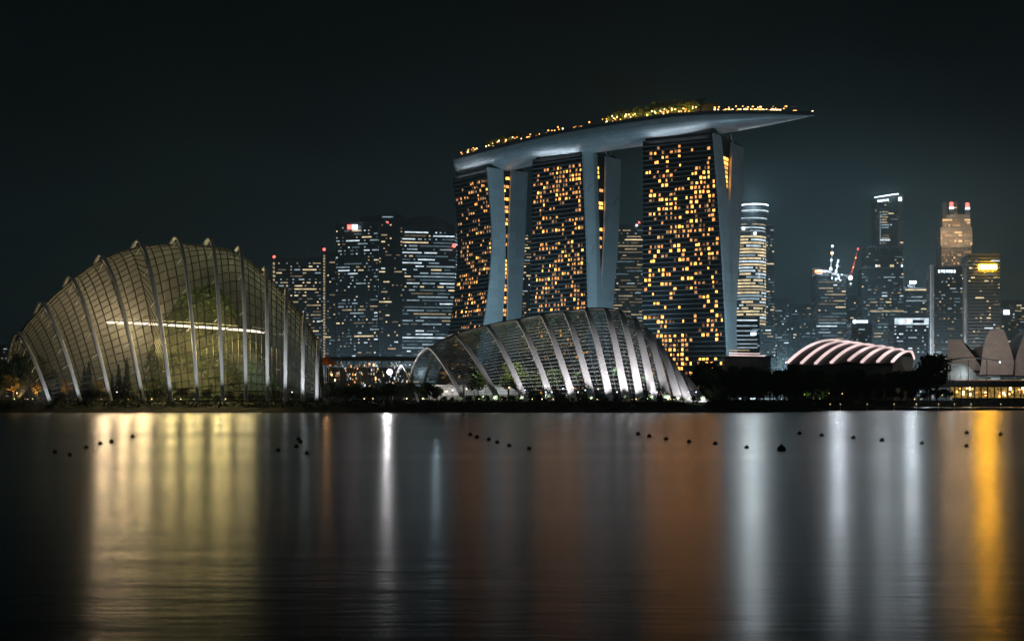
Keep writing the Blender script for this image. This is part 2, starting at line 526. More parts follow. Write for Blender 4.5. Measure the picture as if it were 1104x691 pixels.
def hotel(label, A, u, L, tab, seed, dens, dim):
    rg = random.Random(seed)
    A = Vector((A[0], A[1], 0)); u = Vector((u[0], u[1], 0)).normalized()
    back = Vector((-u.y, u.x, 0))
    if back.y < 0: back = -back
    root = empty('hotel_tower', (A.x + u.x * L / 2 + back.x * 20, A.y + u.y * L / 2 + back.y * 20, GZ))
    tag(root, label, 'hotel tower', 'hotel towers carrying the roof deck')
    Minv = Matrix.Translation(-root.location)
    def P(s, o, z):
        return Minv @ (A + u * s + back * o + Vector((0, 0, z)))
    zs = [GZ + (TOPZ - GZ) * i / 27 for i in range(28)]
    # two slabs
    for (i0, i1) in ((0, 1), (2, 3)):
        b = MB(); prev = None
        loops = []
        for z in zs:
            t = interp(tab, z); o0, o1, dl = t[i0], t[i1], t[4]
            loops.append([P(-t[5], o0, z), P(L + dl, o0, z), P(L + dl, o1, z), P(-t[5], o1, z)])
        n0 = len(b.v)
        for lp in loops: b.v += [tuple(p) for p in lp]
        for k in range(len(loops) - 1):
            for j in range(4):
                jj = (j + 1) % 4
                b.f.append((n0 + k * 4 + j, n0 + k * 4 + jj, n0 + k * 4 + 4 + jj, n0 + k * 4 + 4 + j))
        e0 = n0 + (len(loops) - 1) * 4
        b.f.append((e0, e0 + 1, e0 + 2, e0 + 3))
        if i0 == 0:      # balcony edges belong to the facade
            FH = 3.05
            nf = int((TOPZ - 6 - GZ) / FH)
            for k in range(nf + 1):
                z = GZ + 4 + k * FH
                t = interp(tab, z)
                lo = [P(-t[5], t[0] - 0.55, z), P(L + t[4], t[0] - 0.55, z), P(L + t[4], t[0] + 0.3, z), P(-t[5], t[0] + 0.3, z)]
                hi = [p + Vector((0, 0, 0.42)) for p in lo]
                b.hexa(lo, hi)
        o = b.build('facade' if i0 == 0 else 'rear_slab', None, root)
        o.data.materials.append(M['hotelglass']); o.data.materials.append(M['balcony'])
        if i0 == 0:
            nside = (len(loops) - 1) * 4 + 1
            o.data.polygons.foreach_set("material_index", [0] * nside + [1] * (len(o.data.polygons) - nside))
    # end fins
    for (i0, i1) in ((0, 1), (2, 3)):
        b = MB(); n0 = 0
        for z in zs + [TOPZ + 0.6]:
            t = interp(tab, z); dl = t[4]
            for s_, o_ in ((L + dl + 0.02, t[i0] - 0.7), (L + dl + 1.5, t[i0] - 0.7), (L + dl + 1.5, t[i1] + 0.5), (L + dl + 0.02, t[i1] + 0.5)):
                b.v.append(tuple(P(s_, o_, z)))
        nn = len(zs) + 1
        for k in range(nn - 1):
            for j in range(4):
                jj = (j + 1) % 4
                b.f.append((k * 4 + j, k * 4 + jj, k * 4 + 4 + jj, k * 4 + 4 + j))
        b.f.append(((nn - 1) * 4, (nn - 1) * 4 + 1, (nn - 1) * 4 + 2, (nn - 1) * 4 + 3)); b.f.append((3, 2, 1, 0))
        b.build('end_fin', M['fin'], root)
    # atrium wall between the slabs
    b = MB()
    for k in range(len(zs) - 1):
        t0, t1 = interp(tab, zs[k]), interp(tab, zs[k + 1])
        b.quad(P(L + t0[4] - 1.2, t0[1] - .05, zs[k]), P(L + t0[4] - 1.2, t0[2] + .05, zs[k]), P(L + t1[4] - 1.2, t1[2] + .05, zs[k + 1]), P(L + t1[4] - 1.2, t1[1] - .05, zs[k + 1]))
    b.build('atrium_glazing', M['hotelglass'], root)
    # recessed crown band and V struts to the deck
    b = MB()
    t = interp(tab, TOPZ)
    lo = [P(1, t[0] + 2.5, TOPZ), P(L - 1, t[0] + 2.5, TOPZ), P(L - 1, t[3] - 2.5, TOPZ), P(1, t[3] - 2.5, TOPZ)]
    b.hexa(lo, [p + Vector((0, 0, 3.2)) for p in lo])
    b.build('crown_storey', M['rim'], root)
    for o_ in (t[1] - 2, t[2] + 2):
        base = P(L + 1, o_, TOPZ)
        for sg in (-4, 4):
            b = MB(); b.bar(base, base + Vector((0, 0, 5.5)) + back * sg, 0.5); b.build('deck_strut', M['fin'], root)
    # lit rooms
    rects = []
    FH = 3.05
    nf = int((TOPZ - 6 - GZ) / FH)
    cw = 2.85
    ncol = int((L + 12) / cw)
    field = {}
    for k in range(nf):
        for c in range(ncol):
            field[k, c] = rg.random()
    # patches with more guests
    blobs = [(rg.uniform(0, nf), rg.uniform(0, ncol), rg.uniform(3, 9), rg.uniform(2, 5), rg.uniform(-0.16, 0.26)) for _ in range(34)]
    for k in range(nf):
        z = GZ + 4 + k * FH
        t = interp(tab, z + 1.5)
        tl = interp(tab, z + .55); th = interp(tab, z + 2.75)
        gap = (k in (nf // 3, nf // 3 + 1, nf - 1))
        for c in range(ncol):
            s0 = -t[5] + 1.2 + c * cw
            if s0 + cw > L + t[4] - 0.5: continue
            p = dens
            for bk, bc, sk, s_c, w in blobs:
                p += w * math.exp(-((k - bk) / sk) ** 2 - ((c - bc) / s_c) ** 2)
            if c == 0: p *= 0.35
            if gap: p *= 0.12
            # neighbour coherence
            val = 0.62 * field[k, c] + 0.38 * field.get((k, c - 1), 0.5)
            if val < 0.16 + p * 0.62:
                r = rg.random()
                mi = 0 if r < 0.40 - dim else (1 if r < 0.72 - dim * .6 else (2 if r < 0.9 else 3))
                w = cw * rg.choice((0.34, 0.42, 0.52, 0.58, 0.64))
                off = rg.uniform(0.1, cw - w - .1)
                hh = rg.choice((0.35, 0.45, 0.8))
                rects.append(([[P(s0 + off, tl[0] - .12, z + .55), P(s0 + off + w, tl[0] - .12, z + .55),
                                P(s0 + off + w, th[0] - .12, z + 2.75 - hh), P(s0 + off, th[0] - .12, z + 2.75 - hh)]], mi))
    # rooms along the atrium edge
    for k in range(nf):
        z = GZ + 4 + k * FH
        tl = interp(tab, z + .6); th = interp(tab, z + 2.6)
        if tl[2] - tl[1] < 3.0: continue
        if rg.random() < 0.72 and z > 60:
            a, bb = tl[1] + 0.4, tl[2] - 0.4
            m_ = a + (bb - a) * rg.uniform(0.35, 0.55)
            for (q0, q1) in ((a, m_), (m_ + .5, bb)):
                if rg.random() < 0.65:
                    s_ = L + tl[4] - 1.05
                    rects.append(([[P(s_, q0, z + .6), P(s_, q1, z + .6), P(s_, q1, z + 2.6), P(s_, q0, z + 2.6)]], rg.choice((0, 0, 1, 1))))
    put_windows(root, rects, M['win_hot'], 'lit_window')
    # roof edge floodlights aimed at the deck hull
    t = interp(tab, TOPZ)
    c0 = A + u * (L * 0.5) + back * (t[0] - 2.2) + Vector((0, 0, TOPZ - 2))
    lo_ = lamp('AREA', c0, HULL_EDGE, (0.82, 0.92, 1.0), size=(1.2, L * 0.86))
    dn = (Vector((0, 0, -1)) - back * 0.12).normalized()
    ax = u.cross(dn).normalized()
    lo_.rotation_euler = Matrix((ax, u, ax.cross(u))).transposed().to_euler()
    c1 = A + u * (L * 0.45) - back * 75 + Vector((0, 0, 8))  # added ground spot washing the facade so its floor edges show
    lamp('SPOT', c1, 13000, (0.62, 0.84, 1.0), 1.0, aim=A + u * (L * .5) + Vector((0, 0, 95)), angle=85, blend=0.8)
    # floodlights on the fins
    e_ = A + u * (L + 70) - back * 66 + Vector((0, 0, 9))
    lamp('SPOT', e_, FIN_W, (0.48, 0.82, 1.0), 1.5, aim=A + u * L + back * ((t[1] + t[2]) / 2) + Vector((0, 0, 112)), angle=85, blend=0.7)
    return root


HULL_EDGE = 1900.0
FIN_W = 320000.0
# rows: z, near front, near back, far front, far back, fin shift along the tower, growth of the other end
T1 = [(173, 0, 13.4, 22, 36, 0, 0), (122, 4.5, 15.5, 19.5, 33.5, 0, 0), (66, -1.5, 12.8, 18.5, 30, 0, 0), (4, -18, 1.5, 17, 28, 0, 0)]
T2 = [(173, 0, 14.5, 26, 42.5, 0, 0), (115, 0, 12.9, 19.8, 34.7, 3.2, 1), (68, 0, 13.5, 14, 26.5, 4.8, 2), (4, 0, 13.5, 14, 22, 7.2, 3.5)]
T3 = [(173, 0, 12, 35, 58, 0, 0), (116, 0, 17, 17.5, 37.6, 4.5, 0), (58, 0, 11, 11.2, 19, 8, 0.5), (4, 0, 10, 10.5, 16, 10.5, 1)]
hotel("distant hotel tower with curving pale leg, leftmost of the three under the roof deck", (-45, 1012), (.60, -.80), 44.5, T1, 11, 0.42, 0.32)
hotel("middle hotel tower rising straight behind the low ribbed dome, pale twin fins", (14.4, 942), (.76, -.65), 44.4, T2, 12, 0.40, 0.24)
hotel("nearest hotel tower with widest facade of golden windows, right of the low dome", (85.6, 874), (.88, -.47), 47.9, T3, 13, 0.46, 0.0)

# ------------------------------------------------------------------ sky deck
cpts = [(-36, 1028.5), (-30, 1020.5), (42.4, 927), (98.5, 881), (128, 866), (160, 859), (193, 853)]


def catmull(pts, n):
    P = [Vector((x, y, 0)) for x, y in pts]
    P = [2 * P[0] - P[1]] + P + [2 * P[-1] - P[-2]]
    out = []
    for i in range(1, len(P) - 2):
        for k in range(n):
            t = k / n
            a, b, c, d = P[i - 1], P[i], P[i + 1], P[i + 2]
            out.append(0.5 * (2 * b + (c - a) * t + (2 * a - 5 * b + 4 * c - d) * t * t + (-a + 3 * b - 3 * c + d) * t**3))
    out.append(P[-2])
    return out


raw = catmull(cpts, 16)
cl = [0.0]
for a, b in zip(raw, raw[1:]): cl.append(cl[-1] + (b - a).length)
TOT = cl[-1]


def deck_at(s):
    s = max(0, min(TOT, s))
    for i in range(len(raw) - 1):
        if cl[i] <= s <= cl[i + 1] + 1e-6:
            f = (s - cl[i]) / max(1e-6, cl[i + 1] - cl[i])
            p = raw[i].lerp(raw[i + 1], f)
            d = (raw[min(i + 2, len(raw) - 1)] - raw[max(i - 1, 0)]).normalized()
            return p, d
    return raw[-1], (raw[-1] - raw[-2]).normalized()


def deck_w(s):
    w = 34.0
    if s < 14: w *= math.sqrt(max(0.02, 1 - ((14 - s) / 14) ** 2)) * 0.55 + 0.45 * s / 14
    e_ = TOT - s
    if e_ < 95: w *= max(0.01, 1 - ((95 - e_) / 95) ** 2.2)
    return max(0.5, w)


def deck_d(s):
    d = 12.2
    if s < 10: d *= 0.35 + 0.65 * math.sqrt(max(0, 1 - ((10 - s) / 10) ** 2))
    e_ = TOT - s
    if e_ < 110: d *= max(0.04, 1 - ((110 - e_) / 110) ** 1.7)
    return d


DZ = 187.0
deck = empty('sky_deck', (60, 920, 173))
tag(deck, 'long boat-shaped roof deck laid across the three hotel towers', 'roof deck')
off = -deck.location
b = MB(); NS, NT = 110, 20
def hullpt(a, v):
    s = a * TOT; p, d = deck_at(s); bk = Vector((-d.y, d.x, 0)); w = deck_w(s); dp = deck_d(s)
    th = math.pi * v
    x = -math.cos(th) * w / 2
    z = DZ - 1.5 - dp * (math.sin(th) ** 0.75 if 0 < v < 1 else 0)
    return p + bk * x + Vector((0, 0, z)) + off
b.grid(hullpt, NS, NT)
b.build('hull', M['hull'], deck, smooth=True)
b = MB()
for sgn in (-1, 1):
    pts = []; fr = []
    for i in range(NS + 1):
        s = TOT * i / NS; p, d = deck_at(s); bk = Vector((-d.y, d.x, 0))
        pts.append(p + bk * (sgn * (deck_w(s) / 2 + 0.15)) + Vector((0, 0, DZ - 0.7)) + off); fr.append((bk, Vector((0, 0, 1))))
    b.sweep(pts, fr, [(-.5, -.9), (.5, -.9), (.5, 1.5), (-.5, 1.5)])
b.build('parapet', M['rim'], deck)
b = MB()
for i in range(NS):
    s0, s1 = TOT * i / NS, TOT * (i + 1) / NS
    q = []
    for s, g in ((s0, -1), (s1, -1), (s1, 1), (s0, 1)):
        p, d = deck_at(s); bk = Vector((-d.y, d.x, 0))
        q.append(p + bk * (g * (deck_w(s) / 2 - .3)) + Vector((0, 0, DZ - 0.4)) + off)
    b.quad(*q)
b.build('deck_floor', M['paving'], deck)


def deck_s(px):
    lo, hi = 0, TOT
    for _ in range(40):
        m = (lo + hi) / 2
        p, d = deck_at(m); bk = Vector((-d.y, d.x, 0)); q = p - bk * deck_w(m) / 2
        if 552 + F * q.x / q.y < px: lo = m
        else: hi = m
    return lo


def deck_point(px, inset=3.0):
    s = deck_s(px); p, d = deck_at(s); bk = Vector((-d.y, d.x, 0))
    w = deck_w(s) / 2
    return p - bk * max(-w, (w - inset)) + Vector((0, 0, DZ - 0.4)), d


# pavilions, lift core, mast on the deck (fixed to it)
def deck_box(px0, px1, h, name, m, inset=6, depth=8, z0=0):
    p0, d0 = deck_point(px0, inset + depth / 2); p1, d1 = deck_point(px1, inset + depth / 2)
    c = (p0 + p1) / 2; L = (p1 - p0).length; a = math.atan2((p1 - p0).y, (p1 - p0).x)
    b = MB()
    b.box(Vector((c.x, c.y, c.z + z0 + h / 2)) + off, (L, depth, h), a)
    b.box(Vector((c.x, c.y, c.z + z0 + h + .15)) + off, (L + 1, depth + 1, 0.3), a)
    return b.build(name, m, deck)
deck_box(752, 771, 8, 'lift_core', M['rim'], 10, 10)
deck_box(776, 812, 3.0, 'pavilion', M['rim'], 7, 7)
deck_box(814, 842, 2.8, 'pavilion', M['rim'], 7, 7)
deck_box(588, 640, 3.0, 'pavilion', M['rim'], 7, 8)
deck_box(492, 507, 3.2, 'pavilion', M['roofdark'], 5, 8)
deck_box(560, 568, 3.6, 'pavilion', M['rim'], 5, 6)
p, d = deck_point(856, 4)
b = MB(); b.bar(p + off, p + off + Vector((0, 0, 5)), 0.35); b.box(p + off + Vector((0, 0, 5.2)), (3.4, 1.2, .7)); b.bar(p + off + Vector((0, 0, 5.5)), p + off + Vector((0, 0, 9)), 0.12)
b.build('observation_mast', M['post'], deck)
for px in (742, 768):
    p, d = deck_point(px, 14)
    b = MB(); b.bar(p + off, p + off + Vector((0, 0, 13)), 0.16); b.build('antenna', M['post'], deck)
# small lamps on the deck
def deck_light(px, m, size=(1.0, .3, .6), z=1.4, inset=1.2, name='deck_lamp'):
    p, d = deck_point(px, inset)
    b = MB(); b.box(p + off + Vector((0, 0, z)), size, math.atan2(d.y, d.x)); b.build(name, m, deck)
for px in range(770, 830, 4):
    if R.random() < .85: deck_light(px + R.uniform(-.6, .6), M['e_warm'], (.8, .3, .5), 1.7, -0.3)
for px in range(776, 842, 3):
    if R.random() < .75: deck_light(px + R.uniform(-1, 1), R.choice((M['e_orange'], M['win_hot'][0], M['e_orange'])), (1.3, .3, R.uniform(.5, .9)), R.uniform(2.4, 3.6), 6.4)
for px in range(588, 640, 3):
    if R.random() < .8: deck_light(px + R.uniform(-1, 1), R.choice((M['e_orange'], M['win_hot'][1], M['win_hot'][0])), (1.4, .3, R.uniform(.5, .9)), R.uniform(1.9, 3.0), 6.4)
for px in (493, 495, 497, 499, 501, 503, 505, 561, 563, 565, 567):
    deck_light(px, R.choice((M['e_orange'], M['win_hot'][1])), (1.6, .3, R.uniform(.6, 1.1)), R.uniform(2.0, 3.2), 4.5)
deck_light(876, M['e_warm'], (1, .4, .7), 1.6, 1)
deck_light(857, M['e_orange'], (2.4, .3, .6), 1.8, 2)
for px in (832, 835, 838, 841): deck_light(px, M['e_warm'], (1.3, .3, .8), 1.9, 1.5)

# hull floodlights standing on the ground before the hotel
for (x, y, tx, ty, pw) in ((-95, 905, -20, 1000, 1.0), (-10, 800, 48, 918, 1.0), (70, 770, 105, 872, .95), (150, 750, 150, 858, 0.9)):
    lamp('SPOT', (x, y, 8), 7000 * pw, (0.46, 0.80, 1.0), 1.0, aim=(tx, ty, 185), angle=38, blend=0.9)

# ------------------------------------------------------------------ trees
def leaf_mesh(name, pts, size, m, rg):
    b = MB()
    for p in pts:
        a = Vector((rg.uniform(-1, 1), rg.uniform(-1, 1), rg.uniform(-1, 1))).normalized()
        c = a.cross(Vector((rg.uniform(-1, 1), rg.uniform(-1, 1), rg.uniform(-1, 1)))).normalized()
        k = size * rg.uniform(0.6, 1.3)
        p = Vector(p)
        b.quad(p - a * k - c * k * .55, p + a * k - c * k * .55, p + a * k * .8 + c * k * .55, p - a * k * .8 + c * k * .55)
    return b.mesh(name, m)


def make_tree(rg, h=10, w=7, trunk=.35, n=900, leaf='leaf', size=.32, shape='round'):
    b = MB()
    base = Vector((0, 0, 0)); tp = Vector((rg.uniform(-.3, .3), rg.uniform(-.3, .3), h * (.45 if shape == 'round' else .9)))
    b.bar(base, tp, trunk, 7, trunk * .55)
    pts = []
    if shape == 'round':
        cl_ = []
        for k in range(11):
            an = rg.uniform(0, 6.28); rr_ = w * .5 * rg.uniform(.15, .72); zz = h * rg.uniform(.42, .9)
            rr_ *= 1.15 - abs(zz / h - .62)
            c = Vector((rr_ * math.cos(an), rr_ * math.sin(an), zz)); cl_.append((c, w * rg.uniform(.13, .24)))
            b.bar(tp * rg.uniform(.55, 1.0), c, trunk * .3, 5, trunk * .1)
        for _ in range(n):
            c, r_ = rg.choice(cl_)
            v = Vector((rg.gauss(0, 1), rg.gauss(0, 1), rg.gauss(0, .8))).normalized() * r_ * rg.uniform(.45, 1.08)
            pts.append(c + v)
    elif shape == 'cone':
        for k in range(12):
            z = h * (.12 + .07 * k); an = rg.uniform(0, 6.28); r_ = w * .45 * (1 - z / h)
            b.bar((0, 0, z), (r_ * math.cos(an), r_ * math.sin(an), z + .3), trunk * .2, 4, .03)
        for _ in range(n):
            f = rg.random() ** 1.4; z = h * (.08 + .92 * f)
            r_ = w * .5 * (1 - f) ** .8 * rg.uniform(.4, 1.08) * (0.8 + .2 * math.sin(z * 4)); an = rg.uniform(0, 6.28)
            pts.append((r_ * math.cos(an), r_ * math.sin(an), z))
    elif shape == 'palm':
        tp = Vector((0, 0, h * .82))
        for k in range(13):
            an = 6.28 * k / 13 + rg.uniform(-.2, .2); el = rg.uniform(.1, .8)
            for q in range(int(n / 13)):
                t = rg.random(); r_ = w * .5 * t
                z = h * .82 + w * .32 * (math.sin(el) * t * 1.6 - 1.3 * t * t)
                pts.append((r_ * math.cos(an) + rg.uniform(-.15, .15), r_ * math.sin(an) + rg.uniform(-.15, .15), z + rg.uniform(-.2, .1)))
    return b.mesh('trunk', M['bark']), leaf_mesh('crown', pts, size, M[leaf], rg)


TV = {}
rg = random.Random(21)
TV['round'] = [make_tree(rg, 10, 8.5, .35, 1500, 'leaf', .34) for _ in range(5)]
TV['bush'] = [make_tree(rg, 5, 6, .22, 800, 'leaf', .26) for _ in range(3)]
TV['cone'] = [make_tree(rg, 12, 4.2, .25, 1300, 'leaf', .26, 'cone') for _ in range(3)]
TV['gold'] = [make_tree(rg, 8, 4.6, .25, 750, 'leafgold', .24) for _ in range(2)]
TV['green'] = [make_tree(rg, 8, 6.5, .28, 1100, 'leafgreen', .30) for _ in range(3)]
TV['palm'] = [make_tree(rg, 7, 5.0, .22, 330, 'leafgreen', .34, 'palm') for _ in range(3)]


def tree(kind, loc, s, name, label, group, rgx=R):
    tm, cm = rgx.choice(TV[kind])
    o = empty(name, loc, rgx.uniform(0, 6.28))
    o.scale = (s, s, s * rgx.uniform(.92, 1.1))
    tag(o, label, 'tree', group)
    link('trunk', tm, o); link('crown', cm, o)
    return o


# trees on the deck
pxs = [521, 525, 529, 533, 537, 541, 546, 551, 556]
for i, px in enumerate(pxs):
    p, d = deck_point(px + R.uniform(-1, 1), R.uniform(3, 9))
    tree('palm' if i % 3 else 'green', p, R.uniform(.95, 1.25), 'palm_tree' if i % 3 else 'roof_tree',
         f"{ORD[i]} roof garden tree from the deck's rounded end, in the small lit clump", 'roof trees above the far tower')
pxs = [650 + 4.1 * i for i in range(26)]
for i, px in enumerate(pxs):
    p, d = deck_point(px + R.uniform(-1.2, 1.2), R.uniform(3, 11))
    tree('green' if i % 3 else 'palm', p, R.uniform(1.05, 1.6), 'roof_tree' if i % 3 else 'palm_tree',
         f"{ORD[i]} tree along the golden-lit roof garden grove, counted from its low end", 'roof garden grove on the deck')
for px, pw in [(526, .6), (536, .6), (548, .5)] + [(655 + 8.5 * i, 1.0) for i in range(12)]:
    p, d = deck_point(px, 2.2)
    lamp('POINT', p + Vector((0, 0, 1.3)), 2600 * pw, (1.0, .62, .14), .35, name='garden_uplight')
for i in range(64):
    px = R.choice((R.uniform(520, 560), R.uniform(650, 752), R.uniform(650, 752)))
    deck_light(px, R.choice((M['e_warm'], M['e_warm'], M['win_hot'][0], M['e_orange'])), (.6, .3, R.uniform(.5, 1.0)), R.uniform(.9, 5.0), R.uniform(.6, 3))
for i in range(60):
    px = R.choice((R.uniform(568, 650), R.uniform(770, 850), R.uniform(770, 850), R.uniform(490, 520)))
    deck_light(px, R.choice((M['e_orange'], M['e_orange'], M['win_hot'][0], M['win_hot'][1], M['e_warm'])), (R.uniform(.5, 1.2), .3, R.uniform(.4, .9)), R.uniform(1.2, 4.2), R.uniform(.2, 4))

# ------------------------------------------------------------------ glass domes
def cr(vals, t):
    n = len(vals)
    i = max(0, min(n - 2, int(math.floor(t)))); f = t - i
    p1, p2 = vals[i], vals[i + 1]
    p0 = vals[i - 1] if i else 2 * p1 - p2
    p3 = vals[i + 2] if i + 2 < n else 2 * p2 - p1
    return 0.5 * (2 * p1 + (p2 - p0) * f + (2 * p0 - 5 * p1 + 4 * p2 - p3) * f * f + (-p0 + 3 * p1 - 3 * p2 + p3) * f**3)


class Dome:
    def __init__(s, stations, DN, DA, DFar, off, pf=2.2):
        """stations: (apex px, apex py, foot px, foot py, p, far px shift, has rib)"""
        s.st = stations; s.off = off
        s.A = [at(a[0], a[1], DA) for a in stations]
        s.N = [Vector((xw(a[2], DN), DN, GZ)) for a in stations]
        s.Fr = [Vector((xw(a[0] + a[5], DFar), DFar, GZ)) for a in stations]
        s.p = [a[4] for a in stations]; s.pf = pf

    def pt(s, i, u, off=0.0):
        A = cr(s.A, i); N = cr(s.N, i); Fr = cr(s.Fr, i); p = max(1.15, cr(s.p, i))
        foot = N if u < 0 else Fr
        k = abs(u)
        k = math.sin(k * math.pi / 2) if p > 1.7 else k ** 0.9
        pp = p if u < 0 else s.pf
        hx = Vector((foot.x - A.x, foot.y - A.y, 0)); L = max(.1, hx.length)
        H = A.z - GZ
        H2 = max(.3, H - off); L2 = max(.1, L - off * .8)
        xy = Vector((A.x, A.y, 0)) + hx * (k * L2 / L)
        return Vector((xy.x, xy.y, GZ + H2 * (1 - k ** pp)))

    def shell(s, ni, nu, glassmat, parent, i0=0.0, i1=None, umax=1.0):
        i1 = len(s.st) - 1 if i1 is None else i1
        b = MB()
        b.grid(lambda a, v: s.pt(i0 + (i1 - i0) * a, -1 + 2 * v, s.off) + s.o, ni, nu)
        b.build('glass_skin', glassmat, parent, smooth=True)

    def frame(s, ni, nu, w, m, parent, i0=0.0, i1=None, sub=1):
        i1 = len(s.st) - 1 if i1 is None else i1
        b = MB()
        G = [[s.pt(i0 + (i1 - i0) * a / ni, -1 + 2 * v / nu, s.off - .12) + s.o for v in range(nu + 1)] for a in range(ni + 1)]
        lim = int(nu * .58)
        for a in range(ni + 1):
            for v in range(nu):
                if v < lim or a % 4 == 0: b.bar(G[a][v], G[a][v + 1], w, 3)
        for v in range(nu + 1):
            for a in range(ni):
                if v <= lim or v % 4 == 0: b.bar(G[a][v], G[a + 1][v], w, 3)
        b.build('glazing_frame', m, parent)

    def rib(s, i, sec, parent, strut=True, n=40, taper=None):
        us = [-1 + 2 * k / n for k in range(n + 1)]
        pts = [s.pt(i, u) + s.o for u in us]
        sd = (s.N[i] - s.Fr[i]); sd.z = 0
        # side vector: horizontal, perpendicular to the arch plane
        h1 = Vector((s.A[i].x - s.N[i].x, s.A[i].y - s.N[i].y, 0)).normalized()
        side = Vector((h1.y, -h1.x, 0))
        fr = []
        for k in range(n + 1):
            t = (pts[min(k + 1, n)] - pts[max(k - 1, 0)]).normalized()
            ou = side.cross(t)
            if ou.z < 0 or (abs(ou.z) < .05 and ou.y > 0 and us[k] < 0): ou = -ou
            fr.append((side, ou.normalized()))
        b = MB()
        b.sweep(pts, fr, sec)
        if taper:
            k_ = len(sec)
            for q in range(n + 1):
                f_ = taper(us[q])
                for j in range(k_):
                    b.v[q * k_ + j] = tuple(pts[q] + fr[q][0] * sec[j][0] * f_ + fr[q][1] * sec[j][1])
        r = b.build('rib', M['rib'], parent)
        if strut:
            b = MB()
            for k in range(3, n - 2, 3):
                q = s.pt(i, us[k], s.off) + s.o
                b.bar(pts[k], q, .16, 4)
                q2 = s.pt(i + (-.16 if i else .1), us[k], s.off) + s.o
                b.bar(pts[k], q2, .12, 4)
            b.build('strut', M['rib'], r)
        return r


def oct_sec(w, h):
    return [(-w, -h * .4), (-w * .6, -h), (w * .6, -h), (w, -h * .4), (w, h * .4), (w * .6, h), (-w * .6, h), (-w, h * .4)]


# tall dome
tall = empty('glass_dome', (xw(190, 455), 455, GZ))
tag(tall, 'tall glass conservatory dome with slim hooked ribs, glowing yellow green inside', 'glass dome')
DT = Dome([
    (6, 418, 30, 424, 1.35, -14, 0),
    (19, 359, 54, 419, 1.35, -15, 1), (44.6, 325, 87, 418, 1.38, -16, 1), (75, 297, 120, 418, 1.42, -17, 1), (108, 274, 155, 420, 1.5, -18, 1),
    (148, 259, 185, 420, 1.75, -19, 1), (189, 256, 213.5, 421, 2.1, -19, 1), (224.6, 258, 240.5, 422, 2.5, -19, 1), (257, 267, 265.5, 421, 3.0, -18, 1),
    (286, 289, 288.5, 423, 3.2, -17, 1), (310, 312, 307.5, 423, 3.4, -16, 1), (330, 338, 326, 421, 3.4, -14, 1), (344.5, 367, 341.5, 419, 3.2, -12, 1),
    (350, 414, 348, 421, 3.0, -8, 0)], 424, 455, 492, 2.5, 2.6)
DT.o = -tall.location
b = MB(); b.grid(lambda a, v: DT.pt((len(DT.st) - 1) * a, -1 + 1.04 * v, DT.off) + DT.o, 52, 24)
b.build('glass_skin', M['glass_tall'], tall, smooth=True)
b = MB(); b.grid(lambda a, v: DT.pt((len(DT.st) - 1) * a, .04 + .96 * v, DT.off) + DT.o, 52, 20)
b.build('rear_skin', M['glass_back'], tall, smooth=True)
DT.frame(52, 44, 0.24, M['mullion'], tall)
for i, a in enumerate(DT.st):
    if a[6]:
        DT.rib(i, oct_sec(.56, .5), tall)

# low dome
low = empty('glass_dome', (xw(610, 452), 452, GZ))
tag(low, 'low long glass conservatory with broad bright white slanting ribs', 'glass dome')
z6 = lambda x, y: (420 + x / 3.067, 310 + y / 3.067)
rl = [((40, 258), (95, 318)), ((130, 200), (248, 352)), ((215, 156), (362, 355)), ((320, 126), (450, 342)), ((420, 106), (537, 358)), ((500, 90), (609, 358)), ((577, 80), (672, 358)),
      ((648, 70), (730, 360)), ((714, 70), (782, 358)), ((763, 80), (830, 358)), ((808, 104), (874, 358)), ((848, 138), (920, 354)), ((887, 180), (956, 348)),
      ((920, 230), (988, 350)), ((952, 278), (1036, 352))]
st = []
for (a, f_) in rl:
    ax, ay = z6(*a); fx, fy = z6(*f_)
    st.append((ax, ay, fx, fy, 1.3, -38, 1))
st[0] = st[0][:5] + (-10, 1); st[1] = st[1][:5] + (-27, 1)
st.append((748, 424, 768, 427, 1.3, -40, 0))
DL = Dome(st, 430, 456, 486, 0.7)
DL.o = -low.location
b = MB(); b.grid(lambda a, v: DL.pt(1 + (len(DL.st) - 2) * a, -1 + 1.1 * v, DL.off) + DL.o, 64, 22)
b.build('glass_skin', M['glass_low'], low, smooth=True)
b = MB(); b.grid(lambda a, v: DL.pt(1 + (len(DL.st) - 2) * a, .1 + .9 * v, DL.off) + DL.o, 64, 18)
b.build('rear_skin', M['glass_shade'], low, smooth=True)
DL.frame(28, 50, 0.085, M['mullionpale'], low, i0=1.0)
for i, a in enumerate(DL.st):
    if a[6]:
        wd = (.30, .70)[i] if i < 2 else 1.0 + .04 * min(i, 10)
        DL.rib(i, [(-wd, -.28), (wd, -.28), (wd, .28), (-wd, .28)], low, taper=lambda u: (.58 + .42 * abs(u)) if u < 0 else .42)

b = MB()
pp = [DL.pt(1 + (len(DL.st) - 2) * k / 60, -.02, .1) + DL.o for k in range(61)]
for a_, q_ in zip(pp, pp[1:]): b.bar(a_, q_, 1.0, 6)
b.build('ridge_beam', M['slab'], low)
# uplights at the rib feet
for i, a in enumerate(DL.st):
    if not a[6]: continue
    f_ = DL.N[i]; top = DL.pt(i, -.36)
    lamp('SPOT', f_ + Vector((-.6, -7.0, 0.4)), (20000 if i < 12 else 10000) if i > 2 else (900, 3500, 9000)[i], (1.0, .95, .97), .25, aim=top, angle=62, blend=.8, name='rib_uplight')
for i, a in enumerate(DT.st):
    if not a[6]: continue
    f_ = DT.N[i]; top = DT.pt(i, -.55)
    lamp('SPOT', f_ + Vector((0.5, -9.0, 0.4)), 6500, (.9, .96, 1.0), .25, aim=top, angle=70, blend=.8, name='rib_uplight')

